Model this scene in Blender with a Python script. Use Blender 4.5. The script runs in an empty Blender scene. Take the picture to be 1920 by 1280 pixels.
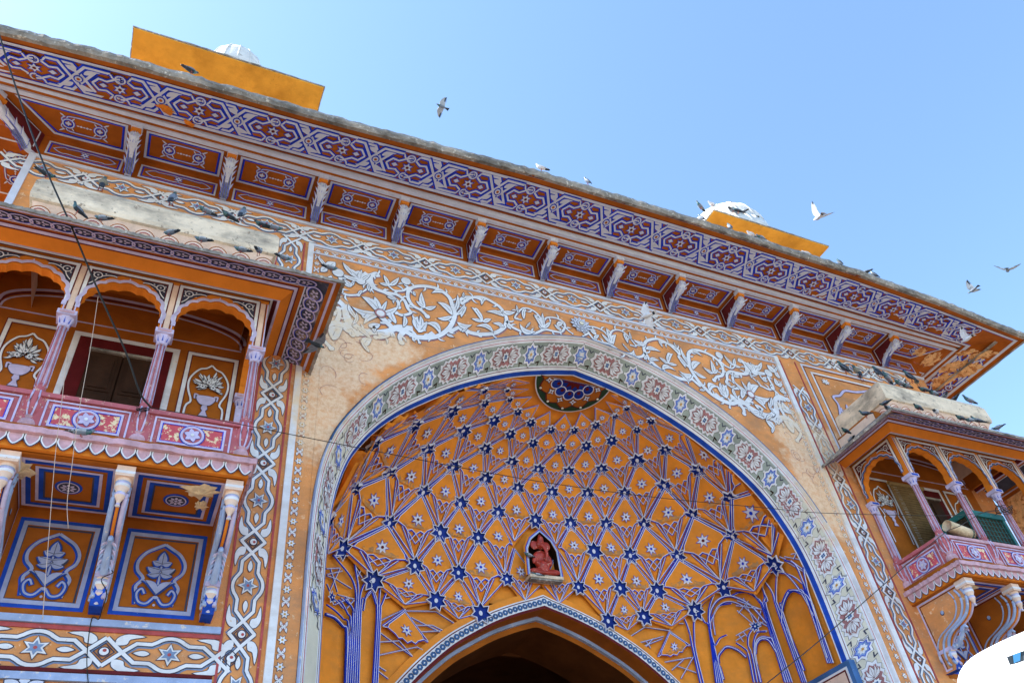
import bpy, bmesh, math, random
from mathutils import Vector, Matrix, Euler
from mathutils.geometry import tessellate_polygon
from math import sin, cos, pi, radians, sqrt, atan2, hypot
random.seed(7)
S = bpy.context.scene
COL = S.collection
# ---------------------------------------------------------------- camera
F_PX = 1494.6
YAW, PITCH, ROLL = .503826, .732727, -.137552
_f = Vector((sin(YAW)*cos(PITCH), cos(YAW)*cos(PITCH), sin(PITCH)))
_rt = Vector((cos(YAW), -sin(YAW), 0)); _up = _rt.cross(_f)
_r2 = cos(ROLL)*_rt + sin(ROLL)*_up; _u2 = -sin(ROLL)*_rt + cos(ROLL)*_up
RCAM = Matrix((_r2, _u2, -_f)).transposed()
cam = bpy.data.cameras.new('camera'); camo = bpy.data.objects.new('camera', cam); COL.objects.link(camo)
camo.matrix_world = RCAM.to_4x4()
cam.sensor_fit = 'HORIZONTAL'; cam.sensor_width = 36; cam.lens = 36*F_PX/1920
cam.clip_start = .05; cam.clip_end = 2000
S.camera = camo
# survey helpers: a measured direction of the photograph met with a known plane of the building
def ray(px, py): return RCAM @ Vector((px-960, -(py-640), -F_PX))
def atY(px, py, y): d = ray(px, py); return d*(y/d.y)
def atX(px, py, x): d = ray(px, py); return d*(x/d.x)
def atZ(px, py, z): d = ray(px, py); return d*(z/d.z)
# ---------------------------------------------------------------- sky, sun, exposure
SUN_EL, SUN_AZ = radians(52), radians(-70)      # azimuth measured from +Y towards +X
W = bpy.data.worlds.new('World'); S.world = W; W.use_nodes = True
nt = W.node_tree; bg = nt.nodes['Background']
sk = nt.nodes.new('ShaderNodeTexSky'); sk.sky_type = 'NISHITA'; sk.sun_disc = False
sk.sun_elevation = SUN_EL; sk.sun_rotation = SUN_AZ
sk.altitude = 400; sk.air_density = 1.0; sk.dust_density = .55; sk.ozone_density = .9
tn = nt.nodes.new('ShaderNodeVectorMath'); tn.operation = 'MULTIPLY'; tn.inputs[1].default_value = (.93, 1.03, 1.05)
nt.links.new(sk.outputs[0], tn.inputs[0]); nt.links.new(tn.outputs[0], bg.inputs[0]); bg.inputs[1].default_value = .15
sun = bpy.data.lights.new('sun', 'SUN'); sun.energy = 4.6; sun.angle = radians(.53); sun.color = (1, .95, .86)
suno = bpy.data.objects.new('sun', sun); COL.objects.link(suno)
_sd = Vector((sin(SUN_AZ)*cos(SUN_EL), cos(SUN_AZ)*cos(SUN_EL), sin(SUN_EL)))
suno.rotation_euler = _sd.to_track_quat('Z', 'Y').to_euler()
vs = S.view_settings; vs.view_transform = 'Standard'; vs.look = 'None'; vs.gamma = 1; vs.exposure = 1.5
vs.use_curve_mapping = False
S.cycles.max_bounces = 8; S.cycles.diffuse_bounces = 5
GZ = -1.6
# ---------------------------------------------------------------- materials
def newmat(name):
    m = bpy.data.materials.new(name); m.use_nodes = True
    n = m.node_tree; b = n.nodes['Principled BSDF']; return m, n, b
def fade_mask(n, pos):
    """1 where the sun and rain have bleached the plaster of the spandrels and the outer jamb"""
    acc = None
    for c, r in (((2.2, 10, 9.2), (.75, 3, .95)), ((1.95, 10, 8.1), (.42, 3, 1.1)), ((2.95, 10, 9.45), (.6, 3, .36)), ((12.2, 10, 9.1), (.6, 3, .85)), ((12.1, 10, 8.1), (.5, 3, 1.2)), ((12.95, 10, 9.1), (.5, 3, .6))):
        s = n.nodes.new('ShaderNodeVectorMath'); s.operation = 'SUBTRACT'; s.inputs[1].default_value = c
        d = n.nodes.new('ShaderNodeVectorMath'); d.operation = 'DIVIDE'; d.inputs[1].default_value = r
        l = n.nodes.new('ShaderNodeVectorMath'); l.operation = 'LENGTH'
        n.links.new(pos, s.inputs[0]); n.links.new(s.outputs[0], d.inputs[0]); n.links.new(d.outputs[0], l.inputs[0])
        if acc is None: acc = l.outputs['Value']
        else:
            q = n.nodes.new('ShaderNodeMath'); q.operation = 'SMOOTH_MIN'; q.inputs[2].default_value = .25
            n.links.new(acc, q.inputs[0]); n.links.new(l.outputs['Value'], q.inputs[1]); acc = q.outputs[0]
    no = n.nodes.new('ShaderNodeTexNoise'); no.inputs['Scale'].default_value = 3.2; no.inputs['Detail'].default_value = 8; no.inputs['Roughness'].default_value = .68
    n.links.new(pos, no.inputs['Vector'])
    a = n.nodes.new('ShaderNodeMath'); a.operation = 'MULTIPLY_ADD'; a.inputs[1].default_value = 2.3; 
    n.links.new(no.outputs['Fac'], a.inputs[0]); n.links.new(acc, a.inputs[2])
    mr = n.nodes.new('ShaderNodeMapRange'); mr.inputs[1].default_value = 2.42; mr.inputs[2].default_value = 1.98
    mr.inputs[3].default_value = 0; mr.inputs[4].default_value = 1
    n.links.new(a.outputs[0], mr.inputs[0])
    n2 = n.nodes.new('ShaderNodeTexNoise'); n2.inputs['Scale'].default_value = 11; n2.inputs['Detail'].default_value = 9; n2.inputs['Roughness'].default_value = .75
    m2 = n.nodes.new('ShaderNodeMapRange'); m2.inputs[1].default_value = .38; m2.inputs[2].default_value = .58; m2.inputs[3].default_value = .45; m2.inputs[4].default_value = 1
    mu = n.nodes.new('ShaderNodeMath'); mu.operation = 'MULTIPLY'
    n.links.new(pos, n2.inputs['Vector']); n.links.new(n2.outputs['Fac'], m2.inputs[0]); n.links.new(m2.outputs[0], mu.inputs[0]); n.links.new(mr.outputs[0], mu.inputs[1]); return mu.outputs[0]
def paint(name, col, wear=None, wamt=.0, wscale=6, var=.14, vscale=2.5, rough=.75, bump=.12, bscale=60, fade=None, dirt=None, dirt_amt=.0, spec=.12):
    """brushed-on paint: tone drift, chips (wear) down to another colour, grime and a slight relief"""
    m, n, b = newmat(name); L = n.links.new
    g = n.nodes.new('ShaderNodeNewGeometry'); pos = g.outputs['Position']
    n1 = n.nodes.new('ShaderNodeTexNoise'); n1.inputs['Scale'].default_value = vscale; n1.inputs['Detail'].default_value = 7; n1.inputs['Roughness'].default_value = .62
    L(pos, n1.inputs['Vector'])
    mr = n.nodes.new('ShaderNodeMapRange'); mr.inputs[1].default_value = .3; mr.inputs[2].default_value = .72
    mr.inputs[3].default_value = 1-var; mr.inputs[4].default_value = 1+var
    L(n1.outputs['Fac'], mr.inputs[0])
    vm = n.nodes.new('ShaderNodeVectorMath'); vm.operation = 'SCALE'; vm.inputs[0].default_value = col
    L(mr.outputs[0], vm.inputs['Scale']); cur = vm.outputs[0]
    def mixc(fac, c2):
        mx = n.nodes.new('ShaderNodeMix'); mx.data_type = 'RGBA'
        L(fac, mx.inputs[0]); L(cur, mx.inputs[6]); mx.inputs[7].default_value = (*c2, 1); return mx.outputs[2]
    if wear and wamt > 0:
        n2 = n.nodes.new('ShaderNodeTexNoise'); n2.inputs['Scale'].default_value = wscale; n2.inputs['Detail'].default_value = 9; n2.inputs['Roughness'].default_value = .72
        L(pos, n2.inputs['Vector'])
        r = n.nodes.new('ShaderNodeMapRange'); t = .74-wamt*.3; r.inputs[1].default_value = t; r.inputs[2].default_value = t+.035
        L(n2.outputs['Fac'], r.inputs[0]); cur = mixc(r.outputs[0], wear)
    if dirt:
        n3 = n.nodes.new('ShaderNodeTexNoise'); n3.inputs['Scale'].default_value = 1.3; n3.inputs['Detail'].default_value = 8; n3.inputs['Roughness'].default_value = .7
        mp = n.nodes.new('ShaderNodeMapping'); mp.inputs['Scale'].default_value = (1, 1, 2.2); L(pos, mp.inputs[0]); L(mp.outputs[0], n3.inputs['Vector'])
        r = n.nodes.new('ShaderNodeMapRange'); r.inputs[1].default_value = .45; r.inputs[2].default_value = .68; r.inputs[4].default_value = dirt_amt
        L(n3.outputs['Fac'], r.inputs[0]); cur = mixc(r.outputs[0], dirt)
    if fade:
        cur = mixc(fade_mask(n, pos), fade)
    if bump:      # soot specks and fine grime
        n5 = n.nodes.new('ShaderNodeTexNoise'); n5.inputs['Scale'].default_value = 34; n5.inputs['Detail'].default_value = 6; n5.inputs['Roughness'].default_value = .8; L(pos, n5.inputs['Vector'])
        r5 = n.nodes.new('ShaderNodeMapRange'); r5.inputs[1].default_value = .62; r5.inputs[2].default_value = .70; r5.inputs[4].default_value = .45
        L(n5.outputs['Fac'], r5.inputs[0]); cur = mixc(r5.outputs[0], (col[0]*.35+.02, col[1]*.35+.015, col[2]*.35+.01))
    L(cur, b.inputs['Base Color']); b.inputs['Roughness'].default_value = rough; b.inputs['Specular IOR Level'].default_value = spec
    if bump:
        n4 = n.nodes.new('ShaderNodeTexNoise'); n4.inputs['Scale'].default_value = bscale; n4.inputs['Detail'].default_value = 5
        L(pos, n4.inputs['Vector']); bu = n.nodes.new('ShaderNodeBump'); bu.inputs['Strength'].default_value = bump; bu.inputs['Distance'].default_value = .02
        L(n4.outputs['Fac'], bu.inputs['Height']); L(bu.outputs[0], b.inputs['Normal'])
    return m
PL = (.70, .52, .34)     # bare plaster
M = {}
M['wall'] = paint('wall_ochre', (.74, .31, .11), (.84, .55, .33), .5, 9, .24, 1.6, fade=(.86, .62, .42), bump=.3, dirt=(.30, .20, .14), dirt_amt=.6)
M['wallwhite'] = paint('white_limewash', (.76, .78, .84), (.70, .42, .24), .36, 22, .1, 4, dirt=(.42, .36, .34), dirt_amt=.45, fade=(.80, .64, .46))
M['walldark'] = paint('dark_outline', (.055, .06, .10), (.45, .28, .18), .3, 26, .3, 6, fade=(.62, .46, .34))
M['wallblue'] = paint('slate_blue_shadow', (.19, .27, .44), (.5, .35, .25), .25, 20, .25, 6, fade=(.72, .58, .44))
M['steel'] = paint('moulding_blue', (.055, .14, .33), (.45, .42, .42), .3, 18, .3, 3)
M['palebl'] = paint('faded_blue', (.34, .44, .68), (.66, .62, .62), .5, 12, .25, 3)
M['rust'] = paint('rust_paint', (.40, .105, .012), (.72, .27, .07), .16, 11, .28, 2.2, dirt=(.16, .04, .01), dirt_amt=.4)
M['rustwhite'] = paint('lilac_white', (.60, .64, .78), (.52, .25, .12), .2, 24, .1, 5)
M['ultra'] = paint('ultramarine', (.010, .045, .58), (.3, .1, .03), .2, 22, .3, 6)
M['dred'] = paint('oxblood', (.13, .018, .022), (.5, .25, .18), .2, 24, .25, 5)
M['red'] = paint('madder_red', (.42, .085, .09), (.7, .5, .42), .3, 24, .25, 6)
M['pink'] = paint('rail_pink', (.50, .135, .165), (.78, .58, .44), .5, 17, .2, 4, dirt=(.3, .12, .14), dirt_amt=.5)
M['pinkchip'] = paint('rail_pink_chipped', (.58, .10, .13), (.84, .70, .45), .72, 13, .2, 4)
M['pinkpale'] = paint('worn_pink_stone', (.58, .36, .42), (.30, .20, .22), .4, 16, .3, 6, bump=.4)
M['slateblue'] = paint('slate_highlight', (.34, .38, .58), (.6, .3, .1), .3, 22, .2, 6)
M['lilac'] = paint('lilac_line', (.55, .50, .72), (.6, .25, .25), .4, 22, .2, 6)
M['vault'] = paint('vault_orange', (.84, .285, .032), (.5, .17, .04), .2, 14, .16, 2.5, bump=.12, rough=.65, dirt=(.45, .20, .06), dirt_amt=.4)
M['vwhite'] = paint('rib_white', (.66, .67, .78), None, 0, 6, .08, 4)
M['vblue'] = paint('rib_blue', (.012, .04, .50), None, 0, 6, .2, 4)
M['vdeep'] = paint('star_deep_blue', (.008, .03, .24), (.01, .07, .13), .35, 3, .35, 2, rough=.5)
M['smudge'] = paint('soot_smudge', (.46, .24, .10), (.8, .3, .05), .75, 9, .3, 3)
M['dgreen'] = paint('dark_green', (.025, .055, .03), None, 0, 5, .3, 3)
M['green'] = paint('sage_green', (.33, .38, .35), (.62, .60, .5), .25, 5, .3, 2)
M['cream'] = paint('cream_ground', (.70, .67, .56), (.5, .45, .36), .25, 8, .12, 2, bump=.25)
M['star_bl'] = paint('petal_blue', (.22, .34, .66), (.7, .7, .78), .45, 10, .3, 5)
M['rose'] = paint('dusty_rose', (.40, .19, .20), (.66, .58, .58), .5, 9, .3, 4)
M['gold'] = paint('flower_gold', (.55, .30, .04), None, 0, 5, .3, 9)
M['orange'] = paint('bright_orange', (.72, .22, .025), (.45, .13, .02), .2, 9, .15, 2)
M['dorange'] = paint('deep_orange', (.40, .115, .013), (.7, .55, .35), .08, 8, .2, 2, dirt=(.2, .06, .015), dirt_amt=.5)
M['royal'] = paint('royal_blue', (.015, .07, .45), (.3, .35, .5), .2, 14, .3, 4)
M['stone'] = paint('parapet_stone', (.86, .70, .53), (.42, .32, .24), .5, 8, .18, 3, bump=.6, bscale=30, dirt=(.22, .19, .16), dirt_amt=.8)
M['stonepink'] = paint('pink_stone', (.78, .58, .47), (.45, .36, .3), .3, 9, .15, 4, bump=.4, bscale=30)
M['lip'] = paint('weathered_slab', (.34, .31, .28), (.66, .62, .56), .55, 12, .4, 5, bump=1, bscale=25, dirt=(.07, .065, .06), dirt_amt=.85)
M['yellow'] = paint('yellow_wash', (.76, .36, .045), (.5, .2, .02), .3, 1.6, .2, 1.2, bump=.6, bscale=8, dirt=(.45, .19, .02), dirt_amt=.7)
M['dome'] = paint('dome_lime', (.72, .71, .69), (.42, .40, .37), .5, 4, .15, 2, bump=.3, dirt=(.3, .28, .26), dirt_amt=.6)
M['wood'] = paint('old_wood', (.040, .018, .010), (.12, .07, .04), .3, 5, .3, 4, rough=.6)
M['maroon'] = paint('door_maroon', (.10, .008, .010), None, 0, 5, .25, 3)
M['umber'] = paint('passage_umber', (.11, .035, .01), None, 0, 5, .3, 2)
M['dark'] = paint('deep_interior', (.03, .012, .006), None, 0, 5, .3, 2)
M['idol'] = paint('vermilion_idol', (.40, .035, .02), (.62, .36, .28), .48, 16, .35, 9, rough=.35, bump=.6, bscale=40, spec=.5)
M['ground'] = paint('sandstone_paving', (.21, .17, .13), (.15, .12, .10), .4, 1, .15, .7)
M['patch'] = paint('broken_plaster', (.84, .50, .24), (.50, .20, .07), .75, 7, .3, 9, bump=1, bscale=14)
M['patchpale'] = paint('bare_lime_patch', (.76, .62, .42), (.5, .3, .14), .35, 20, .25, 12, bump=1, bscale=20)
def plain(name, col, rough=.6, metal=0, spec=.3):
    m, n, b = newmat(name); b.inputs['Base Color'].default_value = (*col, 1); b.inputs['Roughness'].default_value = rough
    b.inputs['Metallic'].default_value = metal; b.inputs['Specular IOR Level'].default_value = spec; return m
M['cable'] = plain('cable_rubber', (.012, .011, .010), .5)
M['string'] = plain('thread', (.55, .42, .34), .8)
# ---------------------------------------------------------------- mesh tools
class MB:
    def __init__(s): s.v = []; s.f = []; s.m = []; s.mats = []; s.sm = []
    def mi(s, k):
        if k not in s.mats: s.mats.append(k)
        return s.mats.index(k)
    def add(s, vs_, fs, mat, smooth=False):
        o = len(s.v); s.v += [tuple(p) for p in vs_]; k = s.mi(mat)
        for f in fs: s.f.append([o+i for i in f]); s.m.append(k); s.sm.append(smooth)
    def quad(s, a, b, c, d, mat): s.add([a, b, c, d], [(0, 1, 2, 3)], mat)
    def box(s, x0, x1, y0, y1, z0, z1, mat, skip=''):
        v = [(x0, y0, z0), (x1, y0, z0), (x1, y1, z0), (x0, y1, z0), (x0, y0, z1), (x1, y0, z1), (x1, y1, z1), (x0, y1, z1)]
        fs = {'b': (0, 3, 2, 1), 't': (4, 5, 6, 7), 'f': (0, 1, 5, 4), 'k': (2, 3, 7, 6), 'l': (3, 0, 4, 7), 'r': (1, 2, 6, 5)}
        s.add(v, [fs[k] for k in fs if k not in skip], mat)
    def lathe(s, prof, n, mat, c=(0, 0, 0), flute=0, sx=1, sy=1, smooth=True, mats=None, a0=0, a1=2*pi):
        """prof: (radius, z)"""
        full = abs(a1-a0-2*pi) < 1e-6; cols = n if full else n+1
        vs_ = []
        for r, z in prof:
            for i in range(cols):
                a = a0+(a1-a0)*i/n; rr = r*(1-(flute if i % 2 else 0)); vs_.append((c[0]+rr*cos(a)*sx, c[1]+rr*sin(a)*sy, c[2]+z))
        for k in range(len(prof)-1):
            fs = []
            for i in range(n):
                j = (i+1) % cols; fs.append((k*cols+i, k*cols+j, (k+1)*cols+j, (k+1)*cols+i))
            o = len(s.v)
            mm = mats[k] if mats else mat
            if k == 0: s.v += vs_; base = o
            kk = s.mi(mm)
            for f in fs: s.f.append([base+i for i in f]); s.m.append(kk); s.sm.append(smooth)
    def tube(s, pts, r, mat, n=8, r1=None, smooth=True, cap=True):
        pts = [Vector(p) for p in pts]; N = len(pts); vs_ = []
        up = Vector((0, 0, 1))
        for i, p in enumerate(pts):
            t = (pts[min(i+1, N-1)]-pts[max(i-1, 0)]).normalized()
            a = t.cross(up); a = a.normalized() if a.length > 1e-4 else Vector((1, 0, 0)); b = t.cross(a)
            rr = r if r1 is None else (r+(r1-r)*i/(N-1)) if not isinstance(r1, (list, tuple)) else r1[i]
            for k in range(n): vs_.append(p+a*rr*cos(2*pi*k/n)+b*rr*sin(2*pi*k/n))
        fs = [(i*n+k, i*n+(k+1) % n, (i+1)*n+(k+1) % n, (i+1)*n+k) for i in range(N-1) for k in range(n)]
        if cap: fs += [tuple(range(n)), tuple(range((N-1)*n, N*n))]
        s.add(vs_, fs, mat, smooth)
    def mesh(s, name):
        me = bpy.data.meshes.new(name); me.from_pydata(s.v, [], s.f); me.update()
        for k in s.mats: me.materials.append(M[k])
        me.polygons.foreach_set('material_index', s.m); me.polygons.foreach_set('use_smooth', s.sm); return me
    def build(s, name, parent=None):
        return link(name, s.mesh(name), parent)
def link(name, data, parent=None, loc=(0, 0, 0), rot=(0, 0, 0)):
    o = bpy.data.objects.new(name, data); COL.objects.link(o)
    o.location = loc; o.rotation_euler = rot
    if parent: o.parent = parent; o.matrix_parent_inverse = PINV(parent)
    return o
_WM = {}
def wm(o):
    m = Matrix.LocRotScale(o.location, o.rotation_euler, o.scale)
    return m if not o.parent else wm(o.parent) @ o.matrix_parent_inverse @ m
def PINV(p): return wm(p).inverted()        # children are given in world coordinates
def tag(o, label=None, cat=None, group=None, kind=None):
    for k, v in (('label', label), ('category', cat), ('group', group), ('kind', kind)):
        if v: o[k] = v
    return o
def thing(name, label, cat, loc, group=None):
    o = bpy.data.objects.new(name, None); COL.objects.link(o); o.location = loc; o.empty_display_size = .3
    return tag(o, label, cat, group)
def stuff(o): o['kind'] = 'stuff'; return o
# ---- drawing with flat painted shapes on any surface: mapf(u, v, h) -> point, h is the height above it
class Pen:
    def __init__(s, mb, mapf, lv=.004): s.mb = mb; s.map = mapf; s.n = 0; s.lv = lv
    def h(s, lvl): s.n += 1; return s.lv*lvl+.00011*(s.n % 23)
    def fill(s, poly, mat, lvl=1, sub=0):
        if len(poly) < 3: return
        h = s.h(lvl); tr = tessellate_polygon([[Vector((p[0], p[1], 0)) for p in poly]])
        s.mb.add([s.map(p[0], p[1], h) for p in poly], [tuple(t) for t in tr], mat)
    def stroke(s, pts, w, mat, lvl=1, closed=False, w1=None, step=None, off=0):
        P = [Vector((p[0], p[1])) for p in pts]
        Q = [P[0]]
        for p in P[1:]:
            if (p-Q[-1]).length > 1e-5: Q.append(p)
        P = Q
        if closed and (P[0]-P[-1]).length < 1e-5: P.pop()
        if len(P) < 2: return
        if step:
            R = []; N = len(P); rng = N if closed else N-1
            for i in range(rng):
                a, b = P[i], P[(i+1) % N]; k = max(1, int((b-a).length/step+.999))
                R += [a.lerp(b, j/k) for j in range(k)]
            if not closed: R.append(P[-1])
            P = R
        N = len(P); h = s.h(lvl); vs_ = []
        for i in range(N):
            a = P[i-1] if (i or closed) else None; b = P[(i+1) % N] if (i < N-1 or closed) else None
            d1 = (P[i]-a).normalized() if a is not None else None; d2 = (b-P[i]).normalized() if b is not None else None
            d = (d1+d2) if (d1 and d2) else (d1 or d2)
            if d.length < 1e-4: d = d1
            d = d.normalized(); nn = Vector((-d.y, d.x))
            k = 1.0
            if d1 and d2: k = 1/max(.45, abs(nn.dot(Vector((-d1.y, d1.x)))))
            ww = w if w1 is None else w+(w1-w)*i/max(1, N-1)
            ww *= .5*k
            c = P[i]+nn*off
            vs_ += [s.map(*(c+nn*ww), h), s.map(*(c-nn*ww), h)]
        fs = [(2*i, 2*i+1, (2*i+3) % (2*N), (2*i+2) % (2*N)) for i in range(N if closed else N-1)]
        s.mb.add(vs_, fs, mat)
    def ofill(s, poly, mat, o, omat, lvl=1):
        s.stroke(poly, o*2, omat, lvl, closed=True); s.fill(poly, mat, lvl+1)
    def ostroke(s, pts, w, mat, o, omat, lvl=1, **k):
        w1 = k.pop('w1', None)
        s.stroke(pts, w+2*o, omat, lvl, w1=None if w1 is None else w1+2*o, **k); s.stroke(pts, w, mat, lvl+1, w1=w1, **k)
def circ(cx, cy, r, n=16, a0=0, a1=2*pi, ry=None):
    ry = r if ry is None else ry; full = abs(a1-a0-2*pi) < 1e-6
    return [(cx+r*cos(a0+(a1-a0)*i/n), cy+ry*sin(a0+(a1-a0)*i/n)) for i in range(n if full else n+1)]
def star(cx, cy, R, r, n, rot=pi/2):
    return [(cx+(R if i % 2 == 0 else r)*cos(rot+pi*i/n), cy+(R if i % 2 == 0 else r)*sin(rot+pi*i/n)) for i in range(2*n)]
def smooth(pts, k=5, closed=False):
    P = [Vector(p[:2]) for p in pts]; N = len(P); out = []
    for i in range(N if closed else N-1):
        p1, p2 = P[i], P[(i+1) % N]; p0 = P[i-1] if (i or closed) else p1*2-p2; p3 = P[(i+2) % N] if (i < N-2 or closed) else p2*2-p1
        for j in range(k):
            t = j/k; out.append(.5*((2*p1)+(p2-p0)*t+(2*p0-5*p1+4*p2-p3)*t*t+(3*p1-p0-3*p2+p3)*t**3))
    if not closed: out.append(P[-1])
    return [(p.x, p.y) for p in out]
def leafpoly(a, b, w, bend=0, n=7):
    a = Vector(a); b = Vector(b); d = b-a; nn = Vector((-d.y, d.x)); L = d.length; nn = nn/L if L else nn
    up, dn = [], []
    for i in range(n+1):
        t = i/n; c = a+d*t+nn*bend*L*4*t*(1-t); hw = w*.5*(sin(pi*min(1, t*1.0)**.8))**.85 if 0 < t < 1 else 0
        hw = max(hw, .06*w if t < .5 else 0)
        up.append((c+nn*hw)[:]); dn.append((c-nn*hw)[:])
    return up+dn[::-1][1:]
def interp(tab, x):
    if x <= tab[0][0]: return tab[0][1]
    for (a, b), (c, d) in zip(tab, tab[1:]):
        if x <= c: return b+(d-b)*(x-a)/(c-a)
    return tab[-1][1]
def tr(pts, dx=0, dy=0, s=1, a=0, fx=1, fy=1):
    ca, sa = cos(a), sin(a)
    return [(dx+s*(fx*p[0]*ca-fy*p[1]*sa), dy+s*(fx*p[0]*sa+fy*p[1]*ca)) for p in pts]
# ================================================================ THE GATE
CX = 6.99; YW = 10.0; ZT = 12.80
XL, XR = -3.22, 17.6
gate = thing('palace_gate', 'ornate painted orange palace gate with deep arched vault and blue and white patterned eave', 'gate', (CX, YW, GZ))
wallmap = lambda u, v, h: (u, YW-h, v)
OUTER = [(0, 10.84), (.6, 10.74), (1.2, 10.58), (1.8, 10.36), (2.4, 10.06), (3.0, 9.68), (3.6, 9.2), (4.1, 8.68), (4.45, 8.2), (4.75, 7.65), (4.95, 7.05), (5.05, 6.4), (5.09, 5.5), (5.09, 4.4), (5.09, 3.0), (5.09, 1.0), (5.09, GZ)]
INNER = [(0, 10.36), (.6, 10.22), (1.3, 10.0), (1.95, 9.7), (2.6, 9.33), (3.1, 8.97), (3.6, 8.56), (4.0, 8.12), (4.3, 7.63), (4.5, 7.1), (4.62, 6.45), (4.66, 5.6), (4.66, 4.4), (4.66, 3.0), (4.66, 1.0), (4.66, GZ)]
def resample(c, fr):
    P = [Vector(p) for p in smooth(c, 6)]; L = [0]
    for a, b in zip(P, P[1:]): L.append(L[-1]+(b-a).length)
    out = []; k = 0
    for f in fr:
        t = f*L[-1]
        while k < len(L)-2 and L[k+1] < t: k += 1
        u = (t-L[k])/max(1e-9, L[k+1]-L[k]); out.append(P[k].lerp(P[k+1], min(1, u)))
    return out, L[-1]
NA = 90
_fr = [i/NA for i in range(NA+1)]
RO, LO = resample(OUTER, _fr); RI, LI = resample(INNER, _fr)
def skew(z): return .2*min(1, max(0, (z-7.5)/2.8))     # the old arch leans a little to the right
def arch_pt(s, t, h=0):
    """s: signed arc length from the apex (+ right); t: 0 outer edge .. 1 vault edge; h above the surface"""
    sg = 1 if s >= 0 else -1; q = min(.99999, abs(s)/LO)*NA; i = int(q); f = q-i
    o = RO[i].lerp(RO[i+1], f); n = RI[i].lerp(RI[i+1], f)
    p = o.lerp(n, t); y = interp([(0, 10.0), (.22, 10.04), (.80, 10.48), (.88, 10.52), (.9, 10.53), (1, 10.67)], t)
    d = (n-o); 
    # normal: towards the viewer and slightly into the opening
    return Vector((CX+skew(p.y)+sg*(p.x+d.x*h*1.2), y-h*.8, p.y+d.y*h*1.2))
# ---- front wall with the arched opening
w = MB(); ZW = ZT
xs = [-1]; cols = []
outl = [(CX+skew(p.y)-p.x, p.y) for p in RO[::-1]] + [(CX+skew(p.y)+p.x, p.y) for p in RO[1:]]
w.quad((XL, YW, GZ), (outl[0][0], YW, GZ), (outl[0][0], YW, ZW), (XL, YW, ZW), 'wall')
for a, b in zip(outl, outl[1:]):
    if abs(a[0]-b[0]) < 1e-5: continue
    w.quad((a[0], YW, a[1]), (b[0], YW, b[1]), (b[0], YW, ZW), (a[0], YW, ZW), 'wall')
w.quad((outl[-1][0], YW, GZ), (XR, YW, GZ), (XR, YW, ZW), (outl[-1][0], YW, ZW), 'wall')
w.quad((XL, YW, GZ), (XL, YW, ZW), (XL, 19, ZW), (XL, 19, GZ), 'wall')
w.quad((XR, YW, GZ), (XR, YW, ZW), (XR, 19, ZW), (XR, 19, GZ), 'wall')
w.quad((XL, 19, GZ), (XR, 19, GZ), (XR, 19, ZW+.9), (XL, 19, ZW+.9), 'wall')
w.build('wall', gate)
# ---- arch border: roll, lines, splayed band, reveal
SL = [i*LO*.86/110 for i in range(-110, 111)]
def band(name, t0, t1, mat, k=1, h=0, parent=None):
    m = MB(); vs_ = []; 
    for s in SL:
        for j in range(k+1): vs_.append(arch_pt(s, t0+(t1-t0)*j/k, h))
    n = k+1
    m.add(vs_, [(i*n+j, i*n+j+1, (i+1)*n+j+1, (i+1)*n+j) for i in range(len(SL)-1) for j in range(k)], mat, True)
    return m.build(name, parent)
border = MB()
vs_ = []; K = 8; mats_roll = []
for s in SL:
    for j in range(K+1):
        a = pi*j/K; vs_.append(arch_pt(s, .015+.135*j/K, 0)+Vector((0, -.075*sin(a), 0)))
o = len(border.v); border.v += [tuple(p) for p in vs_]
for i in range(len(SL)-1):
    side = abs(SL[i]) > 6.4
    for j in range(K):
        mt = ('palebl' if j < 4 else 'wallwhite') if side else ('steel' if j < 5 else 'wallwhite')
        border.f.append([o+i*(K+1)+j, o+i*(K+1)+j+1, o+(i+1)*(K+1)+j+1, o+(i+1)*(K+1)+j]); border.m.append(border.mi(mt)); border.sm.append(True)
ab = border.build('arch_border', gate)
band('white_line', .15, .19, 'wallwhite', parent=ab, h=.004); band('red_line', .19, .215, 'red', parent=ab, h=.004); band('white_line', .215, .265, 'wallwhite', parent=ab, h=.004)
# ground of the band: green near the crown, cream on the jambs
m = MB(); vs_ = []
for s in SL:
    for j in range(4): vs_.append(arch_pt(s, .265+.535*j/3))
for i in range(len(SL)-1):
    pass
o = 0; m.v = [tuple(p) for p in vs_]
for i in range(len(SL)-1):
    mt = 'green' if abs(SL[i]) < 5.3 else 'cream'
    for j in range(3): m.f.append([i*4+j, i*4+j+1, (i+1)*4+j+1, (i+1)*4+j]); m.m.append(m.mi(mt)); m.sm.append(True)
m.build('band_ground', ab)
band('white_line', .80, .835, 'wallwhite', parent=ab); band('red_line', .835, .855, 'dred', parent=ab); band('white_line', .855, .915, 'wallwhite', parent=ab)
band('reveal', .915, .985, 'royal', parent=ab, k=1); band('inner_line', .985, 1.0, 'wallwhite', parent=ab)
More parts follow.
